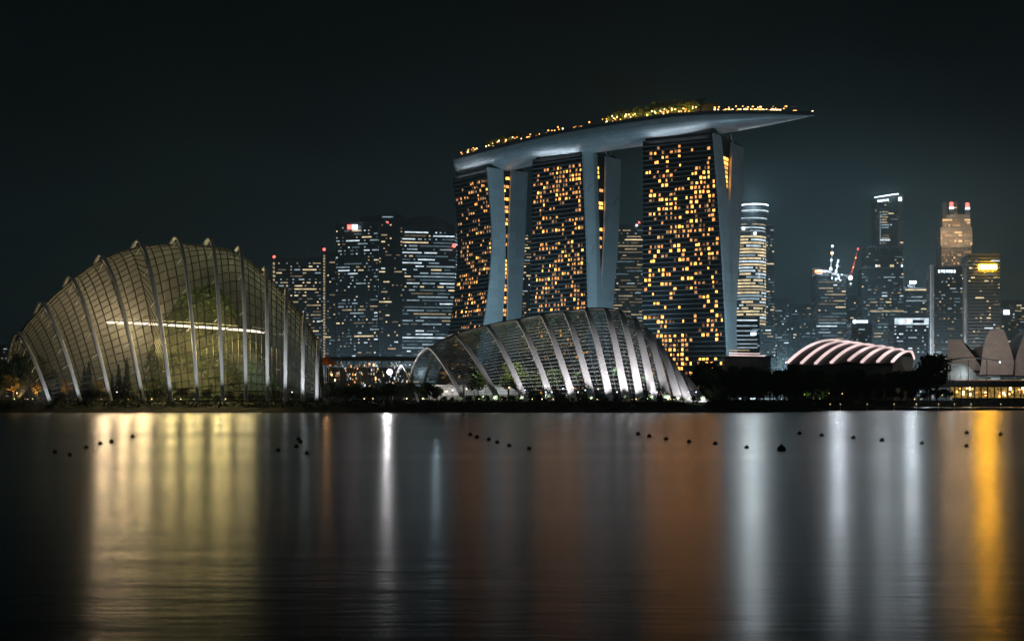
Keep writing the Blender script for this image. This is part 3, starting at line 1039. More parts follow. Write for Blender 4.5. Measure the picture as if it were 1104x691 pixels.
# inside the tall dome: planted mountain with ring walkway
mtn = empty('planted_mountain', (xw(215, 462), 464, GZ))
tag(mtn, 'steep mountain overgrown with plants inside the tall glass dome', 'mountain')
b = MB(); rgm = random.Random(5)
HM = 40.0
def mpt(a, v):
    an = 2 * math.pi * v
    r_ = 20.5 * (1 - a) ** .55 * (1 + .14 * math.sin(3 * an + 5 * a) + .08 * math.sin(7 * an + 9 * a)) + 1.2 * (1 - a)
    return Vector((r_ * math.cos(an) * 1.05 + 2.0 * a, r_ * math.sin(an) * .75, HM * a))
b.grid(mpt, 26, 40)
b.build('rock_face', M['rockdark'], mtn)
pts = []
for _ in range(5200):
    a = rgm.random() ** .9; v = rgm.random()
    if math.sin(v * 40) + math.sin(a * 23 + v * 9) < -.9: continue
    p = mpt(a, v); o_ = Vector((p.x, p.y, 0))
    o_ = o_.normalized() if o_.length > .01 else Vector((0, 0, 1))
    pts.append(p + o_ * rgm.uniform(.1, 1.5) + Vector((0, 0, rgm.uniform(-.5, .9))))
link('foliage', leaf_mesh('foliage', pts, .6, M['leafdeep'], rgm), mtn)
# ring walkway with glowing underside strip
b = MB(); bs = MB()
pts = []; fr = []
for k in range(41):
    an = rad(155 + 245 * k / 40)
    ex = 26.0 * math.cos(an) - 4.5; ey = -3 + 12.0 * math.sin(an)
    z = 25.2 - 1.6 * (ex / 25.0)
    pts.append(Vector((ex, ey, z))); fr.append((Vector((math.cos(an), math.sin(an), 0)), Vector((0, 0, 1))))
b.sweep(pts, fr, [(-1.2, -.15), (1.2, -.15), (1.2, .15), (-1.2, .15)])
b.sweep([p + Vector((0, 0, 1.2)) for p in pts], fr, [(1.1, -.06), (1.2, -.06), (1.2, .06), (1.1, .06)])
b.build('walkway', M['white'], mtn)
bs.sweep([p + f_[0] * 1.27 + Vector((0, 0, -.1)) for p, f_ in zip(pts, fr)], fr, [(-.05, -.36), (.05, -.36), (.05, .36), (-.05, .36)])
for k_ in range(41):
    tp_ = min(1.0, .12 + 1.6 * min(k_, 40 - k_) / 20)
    for j_ in range(4):
        v_ = Vector(bs.v[k_ * 4 + j_]); zc = pts[k_].z - .1
        bs.v[k_ * 4 + j_] = (v_.x, v_.y, zc + (v_.z - zc) * tp_)
bs.build('light_strip', M['e_strip'], mtn)

# lights inside the domes
# soft warm lamps under the walkway, then floodlights aimed inwards and up
for (px, py, D, pw, col, rd) in ((112, 352, 472, 15000, (1, .70, .40), 2.5), (134, 360, 475, 16000, (1, .69, .36), 2.5), (156, 366, 470, 8000, (1, .72, .36), 2.5),
                             (150, 366, 440, 7600, (1, .72, .34), 3), (180, 368, 437, 10500, (1, .74, .30), 3), (208, 372, 436, 10500, (1, .75, .29), 3), (238, 372, 438, 11500, (1, .75, .29), 3), (264, 372, 444, 6500, (1, .76, .32), 3)):
    lamp('POINT', at(px, py, D), pw, col, rd, name='dome_light')
for (px, py, D, pw, col) in ((90, 374, 462, 4200, (1, .72, .40)), (70, 392, 463, 2200, (1, .75, .34)), (100, 400, 462, 5200, (1, .72, .28)), (130, 402, 462, 5200, (1, .74, .26)),
                             (160, 406, 437, 2600, (1, .84, .34)), (185, 410, 433, 3000, (.9, .95, .4)), (215, 412, 432, 3600, (.75, 1, .5)), (248, 410, 434, 3200, (.62, 1, .72)), (284, 406, 452, 3600, (.5, .93, 1)), (314, 408, 456, 2800, (.5, .93, 1)), (332, 410, 462, 1400, (.5, .93, 1)),
                             (224, 322, 444, 2800, (.9, 1, .36)), (188, 324, 446, 2400, (.9, 1, .36)), (254, 334, 447, 2200, (.95, 1, .40)),
                             (200, 300, 448, 700, (.55, .86, 1)), (238, 302, 448, 700, (.55, .86, 1)), (158, 304, 448, 600, (.55, .86, 1)), (268, 316, 452, 700, (.55, .86, 1))):
    p_ = at(px, py, D)
    lamp('SPOT', p_, pw, col, .8, aim=p_ + Vector((0, 10, 4.5)), angle=155, blend=.7, name='dome_floodlight')
for (px, py, D, pw, col) in ((475, 408, 450, 1500, (1, .95, .9)), (510, 405, 450, 1900, (1, .95, .9)), (552, 398, 445, 3200, (1, .86, .40)), (568, 394, 443, 4200, (1, .9, .40)), (588, 394, 443, 4200, (1, .9, .36)), (602, 402, 443, 2600, (.9, 1, .5)), (530, 404, 445, 2600, (.9, 1, .6)),
                             (620, 400, 452, 2200, (.75, .93, 1)), (660, 400, 452, 2200, (.7, .92, 1)), (695, 405, 452, 1700, (.7, .92, 1)), (725, 415, 452, 800, (.75, .93, 1)), (640, 372, 456, 1800, (.7, .92, 1)), (600, 365, 456, 1400, (.7, .92, 1)), (560, 372, 456, 900, (.7, .92, 1))):
    p_ = at(px, py, D)
    lamp('SPOT', p_, pw, col, .6, aim=p_ + Vector((0, 10, 3.5)), angle=155, blend=.7, name='dome_floodlight')

# inside the low dome: lamps, gallery wall and trees
INSIDE = [(488, 449), (503, 455), (521, 447), (534, 458), (549, 450), (566, 446), (577, 457), (590, 450), (607, 446), (618, 456), (631, 449), (645, 454), (660, 446), (672, 455), (687, 449), (703, 452), (716, 448)]
g0 = at(462, 424, 458); g1 = at(560, 424, 458)
hall = empty('gallery_wall', ((g0.x + g1.x) / 2, 459, GZ))
tag(hall, 'long white lit gallery wall inside the low ribbed dome', 'wall')
wl = g1.x - g0.x
b = MB(); b.box((0, .5, 2.6), (wl, .8, 5.2)); b.box((0, -.2, 5.4), (wl + 1, 2.4, .4)); b.build('wall', M['white'], hall)
b = MB(); b.quad((-wl / 2 + .5, -.02, 2.2), (wl / 2 - .5, -.02, 2.2), (wl / 2 - .5, -.02, 4.9), (-wl / 2 + .5, -.02, 4.9)); b.build('lit_panel', M['e_hall'], hall)
for i in range(9):
    b = MB(); b.box((-wl / 2 + wl * i / 8, -.15, 2.6), (.35, .3, 5.1)); b.build('pilaster', M['white'], hall)
for i, px in enumerate((500, 515, 548, 560, 572, 584, 597, 612, 632, 655, 676, 698)):
    D = R.uniform(446, 462)
    tree('green' if i % 4 else 'palm', Vector((xw(px, D), D, GZ)), R.uniform(1.1, 1.8), 'garden_tree' if i % 4 else 'palm_tree',
         f"{ORD[i]} tree from the open mouth, growing inside the low ribbed dome", 'trees inside the low ribbed dome')

# ------------------------------------------------------------------ office towers
def path_box(px0, px1, D, depth, skew=0.0):
    """footprint of front and right side: (left-front, right-front, right-back, left-back)"""
    x0, x1 = xw(px0, D), xw(px1, D)
    return [Vector((x0, D + skew, 0)), Vector((x1, D - skew, 0)), Vector((x1 + depth * .12, D - skew + depth, 0)), Vector((x0 + depth * .12, D + skew + depth, 0))]


def path_round(px0, px1, D, n=28):
    x0, x1 = xw(px0, D), xw(px1, D)
    r_ = (x1 - x0) / 2
    return [Vector(((x0 + x1) / 2 + r_ * math.cos(a), D + r_ + r_ * math.sin(a), 0)) for a in [math.pi + 2 * math.pi * k / n for k in range(n)]]


def office(label, base_path, ztop, style, seed, cat='office tower', extra=None, z0=GZ, name='office_tower', parent=None, facade='facade', walls=None, single=60):
    rg = random.Random(seed)
    c = sum(base_path, Vector()) / len(base_path)
    if parent is None:
        root = empty(name, (c.x, c.y, z0))
        tag(root, label, cat, 'office towers of the business district')
    else:
        root = parent
    o = -root.location
    fh = style.get('fh', 3.5)
    n = len(base_path)
    b = MB()
    b.hexa([p + o + Vector((0, 0, z0)) for p in base_path], [p + o + Vector((0, 0, ztop)) for p in base_path])
    nm = n + 2
    # floor edges
    nf = int((ztop - z0 - 2) / fh)
    ledge = style.get('ledge', .25)
    for k in range(nf + 1):
        z = z0 + k * fh + .3
        lp = [p + (p - c).normalized() * ledge for p in base_path]
        b.hexa([p + o + Vector((0, 0, z)) for p in lp], [p + o + Vector((0, 0, z + style.get('lh', .5))) for p in lp])
    lp = [p + (p - c).normalized() * .3 for p in base_path]
    b.hexa([p + o + Vector((0, 0, ztop - .5)) for p in lp], [p + o + Vector((0, 0, ztop + 1.2)) for p in lp])
    ob = b.build(facade, None, root)
    ob.data.materials.append(walls or M['glassdark']); ob.data.materials.append(style.get('edge', M['slabdark']))
    ob.data.polygons.foreach_set("material_index", [0] * nm + [1] * (len(ob.data.polygons) - nm))
    # lit runs along the visible faces
    rects = []
    vis = style.get('faces', [0, 1] if n == 4 else list(range(0, n // 2)))
    mats = style['mats']; cw = style.get('cw', 3.0); hgt = style.get('wh', 1.3)
    seg = []
    for k in vis:
        a, q = base_path[k], base_path[(k + 1) % n]
        seg.append((a, q, (q - a).length))
    if n == 4: chains = [[s_] for s_ in seg]
    else: chains = [seg]
    for chain in chains:
        tot = sum(s_[2] for s_ in chain)
        nc = max(1, int(tot / cw))
        def pos(d):
            for a, q, l in chain:
                if d <= l + 1e-6: 
                    nrm = Vector(((q - a).y, -(q - a).x, 0)).normalized()
                    return a + (q - a) * (d / l) + nrm * .3
                d -= l
            a, q, l = chain[-1]
            nrm = Vector(((q - a).y, -(q - a).x, 0)).normalized()
            return q + nrm * .3
        lvl = 0.5
        for k in range(nf):
            z = z0 + k * fh + .95
            zf = k / max(1, nf)
            lvl = .55 * lvl + .45 * rg.random()
            pr = style['dens'] * (0.25 + 1.5 * (lvl if rg.random() < .7 else rg.random()))
            if 'zfun' in style: pr *= style['zfun'](zf)
            col = 0
            while col < nc:
                if rg.random() < pr * style.get('pstart', .55):
                    ln = min(nc - col, max(1, int(rg.expovariate(1 / style.get('run', 3.0)))))
                    d0, d1 = col * tot / nc + .25, (col + ln) * tot / nc - .25
                    qs = []
                    if n == 4:
                        p0, p1 = pos(d0), pos(d1)
                        qs.append([p0 + o + Vector((0, 0, z)), p1 + o + Vector((0, 0, z)), p1 + o + Vector((0, 0, z + hgt)), p0 + o + Vector((0, 0, z + hgt))])
                    else:
                        m_ = max(1, int((d1 - d0) / 3))
                        for j in range(m_):
                            p0, p1 = pos(d0 + (d1 - d0) * j / m_), pos(d0 + (d1 - d0) * (j + 1) / m_)
                            qs.append([p0 + o + Vector((0, 0, z)), p1 + o + Vector((0, 0, z)), p1 + o + Vector((0, 0, z + hgt)), p0 + o + Vector((0, 0, z + hgt))])
                    rects.append((qs, rg.choices(range(len(mats)), style['wts'])[0]))
                    col += ln
                col += 1
    put_windows(root, rects, mats, 'lit_window', single)
    return root


CW = M['win_cool'] + M['win_warm']     # 0..2 cool, 3..5 warm
S_cool = dict(mats=CW, wts=(6, 9, 8, 1, 1, 1), dens=.72, run=3.2, cw=2.2)
S_mix = dict(mats=CW, wts=(3, 5, 5, 2, 4, 3), dens=.55, run=2.2, cw=2.2)
S_warm = dict(mats=CW, wts=(1, 1, 2, 5, 6, 4), dens=.62, run=2.6, cw=2.2)
S_dark = dict(mats=CW, wts=(1, 2, 4, 2, 3, 4), dens=.26, run=1.8, cw=2.2)


def child_box(root, c, size, name, m, rz=0.0):
    b = MB(); b.box(Vector(c) - root.location, size, rz)
    return b.build(name, m, root)


def child_px(root, px0, px1, py0, py1, D, name, m, depth=.6):
    """a box part given by where it stands on a facade at distance D"""
    x0, x1 = xw(px0, D), xw(px1, D); z0, z1 = zh(py1, D), zh(py0, D)
    return child_box(root, ((x0 + x1) / 2, D - depth / 2, (z0 + z1) / 2), (x1 - x0, depth, z1 - z0), name, m)


def beacon(root, px, py, D, r_=1.6, m=None):
    p = at(px, py, D) - root.location
    b = MB(); b.bar(p - Vector((0, 0, 7)), p, .35); b.build('antenna', M['post'], root)
    b = MB(); b.ball(p, r_, 8, 6); b.build('beacon_light', m or M['e_red'], root)


def office_px(label, px0, px1, py, D, style, seed, depth=35, skew=0.0, **k):
    return office(label, path_box(px0, px1, D, depth, skew), zh(py, D), style, seed, **k)


D = 1450
r = office_px("squat office block beside the tall dome with yellowish window bands and red beacon", 293, 346, 278, D, dict(S_warm, dens=.62, wts=(1, 3, 2, 4, 6, 4)), 31)
beacon(r, 295.5, 277, D); child_px(r, 331, 333.5, 268, 277, D, 'antenna', M['post'], 2)
for k in range(22): child_px(r, 294.3, 296.3, 283 + k * 4.4, 285.6 + k * 4.4, D - .6, 'lit_window', M['win_warm'][1])
D = 1440
r = office_px("narrow dark office slab with a vertical string of yellow lights", 346, 361.5, 271, D, S_dark, 32)
beacon(r, 349.5, 269, D)
for k in range(36): child_px(r, 348.6, 350.6, 275 + k * 3.1, 276.9 + k * 3.1, D - .6, 'lit_window', M['win_warm'][1])
D = 1420
r = office_px("broad office tower with scattered bluish windows and a red and white rooftop sign", 361.5, 408, 241, D, dict(S_mix, dens=.5, wts=(3, 6, 6, 1, 2, 2)), 33, skew=6)
child_px(r, 374.5, 379.5, 242.5, 247.5, D - 4, 'roof_sign', M['e_red'], 1); child_px(r, 379.8, 385.5, 242.5, 247.5, D - 4, 'roof_sign', M['e_white'], 1)
D = 1400
r = office_px("dark tall office tower with few warm windows between two bluish towers", 408.5, 434, 232, D, dict(S_dark, dens=.28, wts=(1, 2, 2, 2, 5, 5)), 34, depth=40)
office_px("", 388, 408.5, 233.5, D + 40, dict(S_dark, dens=.1), 35, depth=30, parent=r, facade='rear_wing')
child_px(r, 412, 424, 233.5, 234.6, D - .6, 'roof_light', M['win_cool'][1]); beacon(r, 418, 240, D - 2, .9)
D = 1380
r = office("wide office tower with rounded top and dense bluish white window bands", path_box(434, 490, D, 40, -5), zh(246, D), dict(S_cool, dens=.8, run=6), 36)
b = MB()
xs = [434 + 56 * k / 10 for k in range(11)]
lo = [Vector((xw(x, D), D + 2, zh(246.5, D))) - r.location for x in xs]
hi = [Vector((xw(x, D), D + 2, zh(246 - 13 * (1 - ((x - 456) / 36) ** 2) if abs(x - 456) < 36 else 246, D))) - r.location for x in xs]
for k in range(10):
    b.hexa([lo[k], lo[k + 1], lo[k + 1] + Vector((0, 36, 0)), lo[k] + Vector((0, 36, 0))], [hi[k], hi[k + 1], hi[k + 1] + Vector((0, 36, 0)), hi[k] + Vector((0, 36, 0))])
b.build('crown', M['glassdark'], r)
for k in range(4): child_px(r, 440 + 3 * k, 482 - 1.5 * k, 244.6 - 2.7 * k, 245.4 - 2.7 * k, D + 1.5, 'crown_fin', M['slab'], 1)
beacon(r, 489.5, 265, D - 8, 2.0)
D = 1500
r = office_px("office block with yellow window bands seen between the middle and nearest hotel towers", 660, 700, 242, D, dict(S_warm, dens=.68, run=5, wts=(1, 2, 2, 2, 7, 7)), 37)
beacon(r, 686.5, 243, D - 6, 1.2, M['e_white']); beacon(r, 689, 240, D, 1.2)
office_px("dark building with few yellow windows peeping between the two left hotel towers", 561, 582, 250, 1520, dict(S_warm, dens=.5), 38)

# round crowned tower
D = 1500
r = office("round bank tower with brilliant window rings and lit stepped crown beside the nearest hotel", path_round(790, 829, D), zh(250, D), dict(mats=CW, wts=(4, 2, 0, 5, 2, 0), dens=1.0, pstart=.85, run=12, cw=2.6, wh=1.9, edge=M['slab'], zfun=lambda f: 1.25 if f > .3 else .8), 39, single=90)
for k, (a, q, t_, bt) in enumerate(((793, 828, 236, 250), (797, 830, 228, 236), (799, 831, 220, 228))):
    office("", path_round(a, q, D + 4), zh(t_, D), dict(mats=CW, wts=(6, 2, 1, 3, 2, 1), dens=.9, pstart=.8, run=12, cw=2.6, fh=3.8), 40 + k, parent=r, z0=zh(bt, D) + .1, facade='crown_tier')
for y, a, q in ((219.6, 799.5, 830.5), (226, 798, 830.5), (234.5, 796, 829.5)):
    b = MB(); pth = path_round(a, q, D + 3.5)
    pp = [p + Vector((0, 0, zh(y, D))) - r.location for p in pth]; pp.append(pp[0])
    cc = sum(pp[:-1], Vector()) / (len(pp) - 1)
    b.sweep(pp, [((p - cc).normalized(), Vector((0, 0, 1))) for p in pp], [(-.5, -.6), (.6, -.6), (.6, .6), (-.5, .6)])
    b.build('crown_ring', M['e_white'] if y < 225 else M['win_cool'][0], r)
child_px(r, 800, 803, 245, 248, D - 4, 'flood_lamp', M['e_white']); child_px(r, 812.5, 815.5, 250.5, 253, D - 4, 'flood_lamp', M['e_white'])
office_px("", 826, 834.5, 243, D + 25, dict(S_mix, dens=.55), 44, depth=20, parent=r, facade='side_wing')
D = 1150
r = office_px("low office block banded with long bright bluish strips at the round tower's foot", 788, 819, 343, D, dict(S_cool, dens=.1), 45)
for k, y in enumerate((344.5, 350.5, 356, 361, 365.5, 370, 374)): child_px(r, 790.5, 816.5 - (k == 3) * 4, y, y + 1.5, D - .4, 'lit_window', M['win_cool'][1 if k else 0])
child_px(r, 809.5, 815, 358.5, 361.5, D - 1.2, 'sign', M['e_white'])

# mid low blocks
office_px("dim low office block left of the building under construction", 853, 878, 328, 1600, dict(S_dark, dens=.3), 46)
office_px("dim bluish office block behind the striped theatre roof, tallest of the gap", 834, 856, 322, 1750, dict(S_dark, dens=.35, wts=(1, 4, 5, 0, 1, 2)), 47)
D = 1480
r = office_px("office tower under construction topped by floodlit cranes", 880, 912, 297, D, dict(S_mix, dens=.5, run=5, wts=(3, 5, 4, 2, 3, 3)), 48)
office_px("", 876, 896, 290, D + 36, dict(S_dark, dens=.2), 49, parent=r, facade='rear_wing', depth=20)
child_px(r, 878.5, 887, 291.5, 294, D + 30, 'lit_hoarding', M['e_orange'], 1.5); child_px(r, 888, 893.5, 291.8, 293.8, D + 30, 'lit_hoarding', M['e_cool'], 1.5)
for k in range(13): 
    x = R.uniform(896, 911); y = R.uniform(293.5, 302)
    child_px(r, x, x + R.uniform(1, 2.2), y, y + R.uniform(.7, 1.6), D - 1, 'work_light', R.choice((M['e_white'], M['win_cool'][0], M['e_cool'])), 1)
# cranes
def crane(label, foot, tip, D, mz=8, lights=(), m='steelred', glow=False):
    p = at(foot[0], foot[1], D); q = at(tip[0], tip[1], D)
    root = empty('tower_crane', (p.x, p.y, p.z - mz)); tag(root, label, 'crane', 'cranes on the unfinished tower')
    o = -root.location
    b = MB()
    for dx, dy in ((-1, -1), (1, -1), (1, 1), (-1, 1)): b.bar(p + o + Vector((dx, dy, -mz)), p + o + Vector((dx, dy, 0)), .25)
    for k in range(4): b.bar(p + o + Vector((-1, -1, -mz + k * mz / 4)), p + o + Vector((1, -1, -mz + (k + 1) * mz / 4)), .18)
    b.build('mast', M['post'], root)
    b = MB(); d = q - p
    n = Vector((-d.z, 0, d.x)).normalized() * .9
    b.bar(p + o + n, q + o, .35); b.bar(p + o - n, q + o, .35)
    for k in range(9):
        f = k / 9; f2 = (k + 1) / 9
        b.bar(p + o + d * f + n * (1 - f) * (1 if k % 2 else -1), p + o + d * f2 + n * (1 - f2) * (-1 if k % 2 else 1), .22)
    b.build('boom', M[m], root)
    b = MB(); b.box(p + o + Vector((-2.5, 0, .5)), (5, 2.4, 2.2)); b.build('counterweight', M['post'], root)
    for (lx, ly, mm_, rr_) in lights:
        l = MB(); l.ball(at(lx, ly, D) + o, rr_, 8, 6); l.build('work_light', mm_, root)
crane("luffing crane with red-lit boom slanting right above the unfinished tower", (917, 298), (925.5, 267.5), 1475, 12, ((916.8, 299.5, M['e_white'], 2.6), (920, 288, M['e_orange'], .8), (922.6, 278, M['e_orange'], .8), (925, 268.5, M['e_red'], 1.0), (917, 306, M['e_cool'], 1.1)), glow=True)
crane("upright crane strung with white lamps at the middle of the unfinished tower", (895.5, 294), (897.5, 263), 1482, 10, ((897.5, 265.5, M['e_white'], 1.3), (897, 273, M['e_warm'], 1.6), (896.3, 280.5, M['e_white'], 1.1), (895.6, 290, M['e_white'], 1.7)), 'post')
crane("short crane with two lamps just right of the upright crane", (901, 296), (904, 279), 1478, 8, ((903.7, 281, M['e_cool'], 1.2), (902.4, 286.5, M['e_white'], 1.2), (901.4, 292, M['e_white'], 1.2)), 'post')
D = 1500
r = office_px("low dark block with glowing blue sign beside the unfinished tower", 912, 929, 318, D + 60, dict(S_dark, dens=.3), 52)
child_px(r, 912, 914, 318, 327, D + 59, 'side_fin', M['slab'])
r = office_px("dark blue low block carrying the round logo and pale sign strip", 918, 940, 349, 1350, dict(S_dark, dens=.25, wts=(1, 3, 4, 0, 0, 1)), 53)
child_px(r, 924, 935.5, 345.2, 348.2, 1349, 'sign', M['e_sign'], 1)
b = MB(); b.ball(at(921.5, 346.7, 1348) - r.location, 2.0, 10, 6); b.build('logo', M['e_white'], r)

# tall pair right of the cranes
D = 1640
r = office_px("tall slim office tower with white-outlined slanted rooftop", 943, 968, 214, D, dict(S_dark, dens=.12), 54, depth=26, skew=0)
b = MB(); o = -r.location
p0, p1 = at(943, 214, D), at(968, 210, D)
b.hexa([at(943, 214.2, D) + o, at(968, 214.2, D) + o, at(968, 214.2, D) + o + Vector((3, 26, 0)), at(943, 214.2, D) + o + Vector((3, 26, 0))],
       [at(943, 213, D) + o, at(968, 209, D) + o, at(968, 209, D) + o + Vector((3, 26, 0)), at(943, 213, D) + o + Vector((3, 26, 0))])
b.build('slanted_top', M['slab'], r)
b = MB(); b.bar(at(943, 213, D - 1) + o, at(968.2, 209, D - 1) + o, .9); b.bar(at(968.2, 209, D - 1) + o, at(968.2, 209, D - 1) + o + Vector((4, 27, -2)), .9); b.build('roof_light', M['e_white'], r)
for k, x in enumerate((946, 949, 952, 955.5)): child_px(r, x, x + 2.6, 215.8 - .35 * k, 218 - .35 * k, D - .8, 'sign', M['e_sign'], .8)
child_px(r, 968.6, 972, 213, 216.5, D + 4, 'sign', M['e_white'], 1)
office_px("", 968.2, 974, 211, D + 5, dict(S_dark, dens=.25), 55, depth=20, parent=r, facade='side_wing', walls=M['slab'])
for k in range(13):
    y = 228 + k * 2.8
    if R.random() < .8: child_px(r, 949.5 + R.uniform(0, 2), 959 - R.uniform(0, 4), y, y + 1.2, D - .8, 'lit_window', R.choice((M['win_warm'][1], M['win_cool'][1], M['win_warm'][2])))
    child_px(r, 948.6, 949.3, y, y + 2, D - .8, 'lit_window', M['win_cool'][1])
child_px(r, 949, 959.5, 258, 259.6, D - .8, 'lit_window', M['win_cool'][0])
D = 1500
r = office_px("broad dark tower with arched top in front of the slim white-topped one", 929, 974, 289, D, dict(S_mix, dens=.42, wts=(2, 5, 5, 2, 3, 3)), 56)
office_px("", 932, 973, 267, D + 8, dict(S_dark, dens=.22), 57, depth=24, parent=r, facade='upper_block', z0=zh(289, D) + 1.3)
for x0 in (935, 948, 961):
    b = MB(); cp = at(x0 + 5, 270, D + 7) - r.location
    pp = []; fr = []
    for k in range(13):
        a = math.pi * k / 12
        pp.append(cp + Vector((-5.2 * math.cos(a), 0, 5.2 * math.sin(a)))); fr.append((Vector((0, 1, 0)), Vector((-math.cos(a), 0, math.sin(a)))))
    b.sweep(pp, fr, [(-.5, -.4), (.5, -.4), (.5, .4), (-.5, .4)]); b.build('arch', M['slab'], r)
for x in (944, 947, 959.5, 962, 971.5): child_px(r, x, x + 1.6, 285.5, 287.8, D + 7, 'lit_window', R.choice((M['win_warm'][0], M['e_cool'], M['win_cool'][0])), .8)
child_px(r, 938, 974, 334.5, 336.2, D - .6, 'lit_window', M['win_warm'][1])
D = 1560
r = office_px("medium block with one white rooftop floodlight and orange top storey", 974, 1003, 311, D, dict(S_mix, dens=.35), 58)
child_px(r, 980.5, 987.5, 303, 306, D + 5, 'roof_sign', M['e_white'], 1); child_box(r, (xw(984, D), D + 8, zh(309, D)), (9, 5, 7), 'plant_room', M['slabdark'])
child_px(r, 976, 999, 311.8, 313.2, D - .6, 'lit_window', M['win_warm'][0]); child_px(r, 977, 999, 323.8, 325, D - .6, 'lit_window', M['win_cool'][1])
D = 1300
r = office_px("low block with curved white sign band bearing an oval red logo", 964, 1001, 343, D, dict(S_cool, dens=.5, run=1.6), 59)
child_px(r, 964.5, 1001, 343, 350, D - .5, 'sign_band', M['win_cool'][0], 1)
child_px(r, 984, 996, 344.8, 348.3, D - 1.5, 'dark_panel', M['glassdark'], .6)
b = MB(); b.ball(at(980, 346, D - 2) - r.location, 2.9, 12, 6, .55); b.build('logo', M['e_white'], r)
b = MB(); b.ball(at(977, 346, D - 3) - r.location, 1.2, 8, 6); b.build('logo', M['e_red'], r)
D = 1400
r = office_px("dark glass tower between concrete fins with faint bluish rooftop lettering", 1005.5, 1037.5, 288, D, dict(S_mix, dens=.45, wts=(2, 5, 4, 2, 5, 4)), 60)
child_px(r, 1002.5, 1005.4, 286, 430, D, 'concrete_fin', M['concrete'], 5); child_px(r, 1037.6, 1043.5, 289, 430, D, 'concrete_fin', M['concrete'], 5)
for x in (1011.5, 1014.5, 1017, 1020, 1022.5, 1025, 1028): child_px(r, x, x + 1.9, 291, 294.4 - R.uniform(0, .8), D - .8, 'sign_letter', M['e_sign'], .8)
# golden floodlit tower
D = 1660
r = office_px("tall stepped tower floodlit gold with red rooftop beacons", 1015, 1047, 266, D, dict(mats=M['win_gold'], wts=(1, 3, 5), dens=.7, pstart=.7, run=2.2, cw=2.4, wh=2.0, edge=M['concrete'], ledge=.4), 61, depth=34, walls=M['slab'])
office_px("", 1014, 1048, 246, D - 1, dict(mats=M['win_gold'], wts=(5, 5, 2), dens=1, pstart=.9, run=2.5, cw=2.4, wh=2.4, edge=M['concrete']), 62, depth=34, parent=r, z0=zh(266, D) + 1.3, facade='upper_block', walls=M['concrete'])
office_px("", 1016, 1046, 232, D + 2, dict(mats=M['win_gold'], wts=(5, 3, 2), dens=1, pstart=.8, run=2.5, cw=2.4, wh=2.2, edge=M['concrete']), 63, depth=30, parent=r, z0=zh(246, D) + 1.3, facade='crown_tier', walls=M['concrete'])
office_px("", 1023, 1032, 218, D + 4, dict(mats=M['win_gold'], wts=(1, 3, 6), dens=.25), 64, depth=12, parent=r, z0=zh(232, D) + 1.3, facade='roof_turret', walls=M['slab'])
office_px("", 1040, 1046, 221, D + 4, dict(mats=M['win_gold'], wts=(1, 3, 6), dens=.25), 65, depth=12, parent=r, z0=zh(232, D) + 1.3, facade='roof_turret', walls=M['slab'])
child_px(r, 1015, 1019, 219, 236, D + 3, 'corner_fin', M['slab'], 6)
for x, y in ((1025.5, 220.5), (1042.8, 221)):
    child_px(r, x - 1.7, x + 1.7, y - 2.2, y + 2.2, D + 1, 'beacon_light', M['e_red'], 1.5); child_px(r, x - 2, x + 2.4, y + 3, y + 4.8, D + 1, 'flood_lamp', M['e_white'], 1.5)
D = 1390
r = office_px("dark banded office block with glowing yellow rooftop sign", 1044, 1078, 275, D, dict(S_mix, dens=.32, run=2, wts=(1, 2, 3, 3, 4, 4), edge=M['slab'], lh=1.2), 66)
child_px(r, 1055.5, 1074, 285.5, 290.5, D - .8, 'roof_sign', M['e_yellow'], 1)
lamp('POINT', at(1065, 288, D - 8), 9000, (1, .65, .1), 1.5, name='sign_glow')
child_px(r, 1045, 1048, 288, 290, D - .8, 'lit_window', M['win_warm'][0])
r = office_px("pale low block at the right edge with a bright white sign", 1080, 1094, 333, 1550, dict(S_dark, dens=.3), 67)
child_px(r, 1082, 1088, 334.5, 339, 1549, 'roof_sign', M['e_white'], 1)
office_px("long low block behind the shell museum with curved lit roofline", 1086, 1125, 324, 1700, dict(S_warm, dens=.4), 68)
# distant low fill
for i, (a, q, y, D, lab) in enumerate(((818, 836, 352, 1500, "small dim block just right of the round tower's banded neighbour"), (862, 880, 345, 1500, "small dim block left of the unfinished tower's foot"), (1040, 1060, 335, 1800, "dim block squeezed between the fin tower and yellow-signed tower"),
                                  (-20, 12, 372, 1500, "dim low block added for a pale glow at the far left beyond the trees"), (940, 966, 352, 1650, "dim block filling the gap left of the curved sign band"))):  # far left block is added to account for a faint pale glow
    office_px(lab, a, q, y, D, dict(S_mix, dens=.45), 70 + i)

# added glow lamps among the office towers lifting haze and facades, gold crown floods last
for (px, py, D, pw, col) in ((330, 400, 1400, 1.3, (.85, .92, 1)), (372, 400, 1360, 1.8, (.75, .9, 1)), (425, 400, 1340, 2.0, (.75, .9, 1)), (470, 400, 1320, 2.2, (.75, .9, 1)), (680, 400, 1420, 2.0, (1, .9, .7)),
                             (812, 214, 1490, 3.8, (.8, .93, 1)), (845, 395, 1400, 6.5, (.7, .88, 1)), (870, 395, 1500, 7, (.7, .88, 1)), (905, 286, 1470, 2.4, (.85, .94, 1)), (920, 380, 1380, 7, (.7, .88, 1)), (955, 203, 1635, 2.2, (.85, .95, 1)), (960, 395, 1420, 7, (.7, .9, 1)), (984, 298, 1555, 2.5, (.85, .95, 1)),
                             (1000, 395, 1260, 3.0, (.85, .93, 1)), (1025, 395, 1340, 3.0, (.9, .92, 1)), (1070, 395, 1340, 3.5, (1, .9, .75)), (1023, 262, 1632, .6, (1, .60, .27)), (1040, 262, 1632, .6, (1, .60, .27)), (1031, 244, 1634, .5, (1, .64, .33))):
    lamp('POINT', at(px, py, D), CITY * pw, col, 2.0, name='city_glow_lamp')

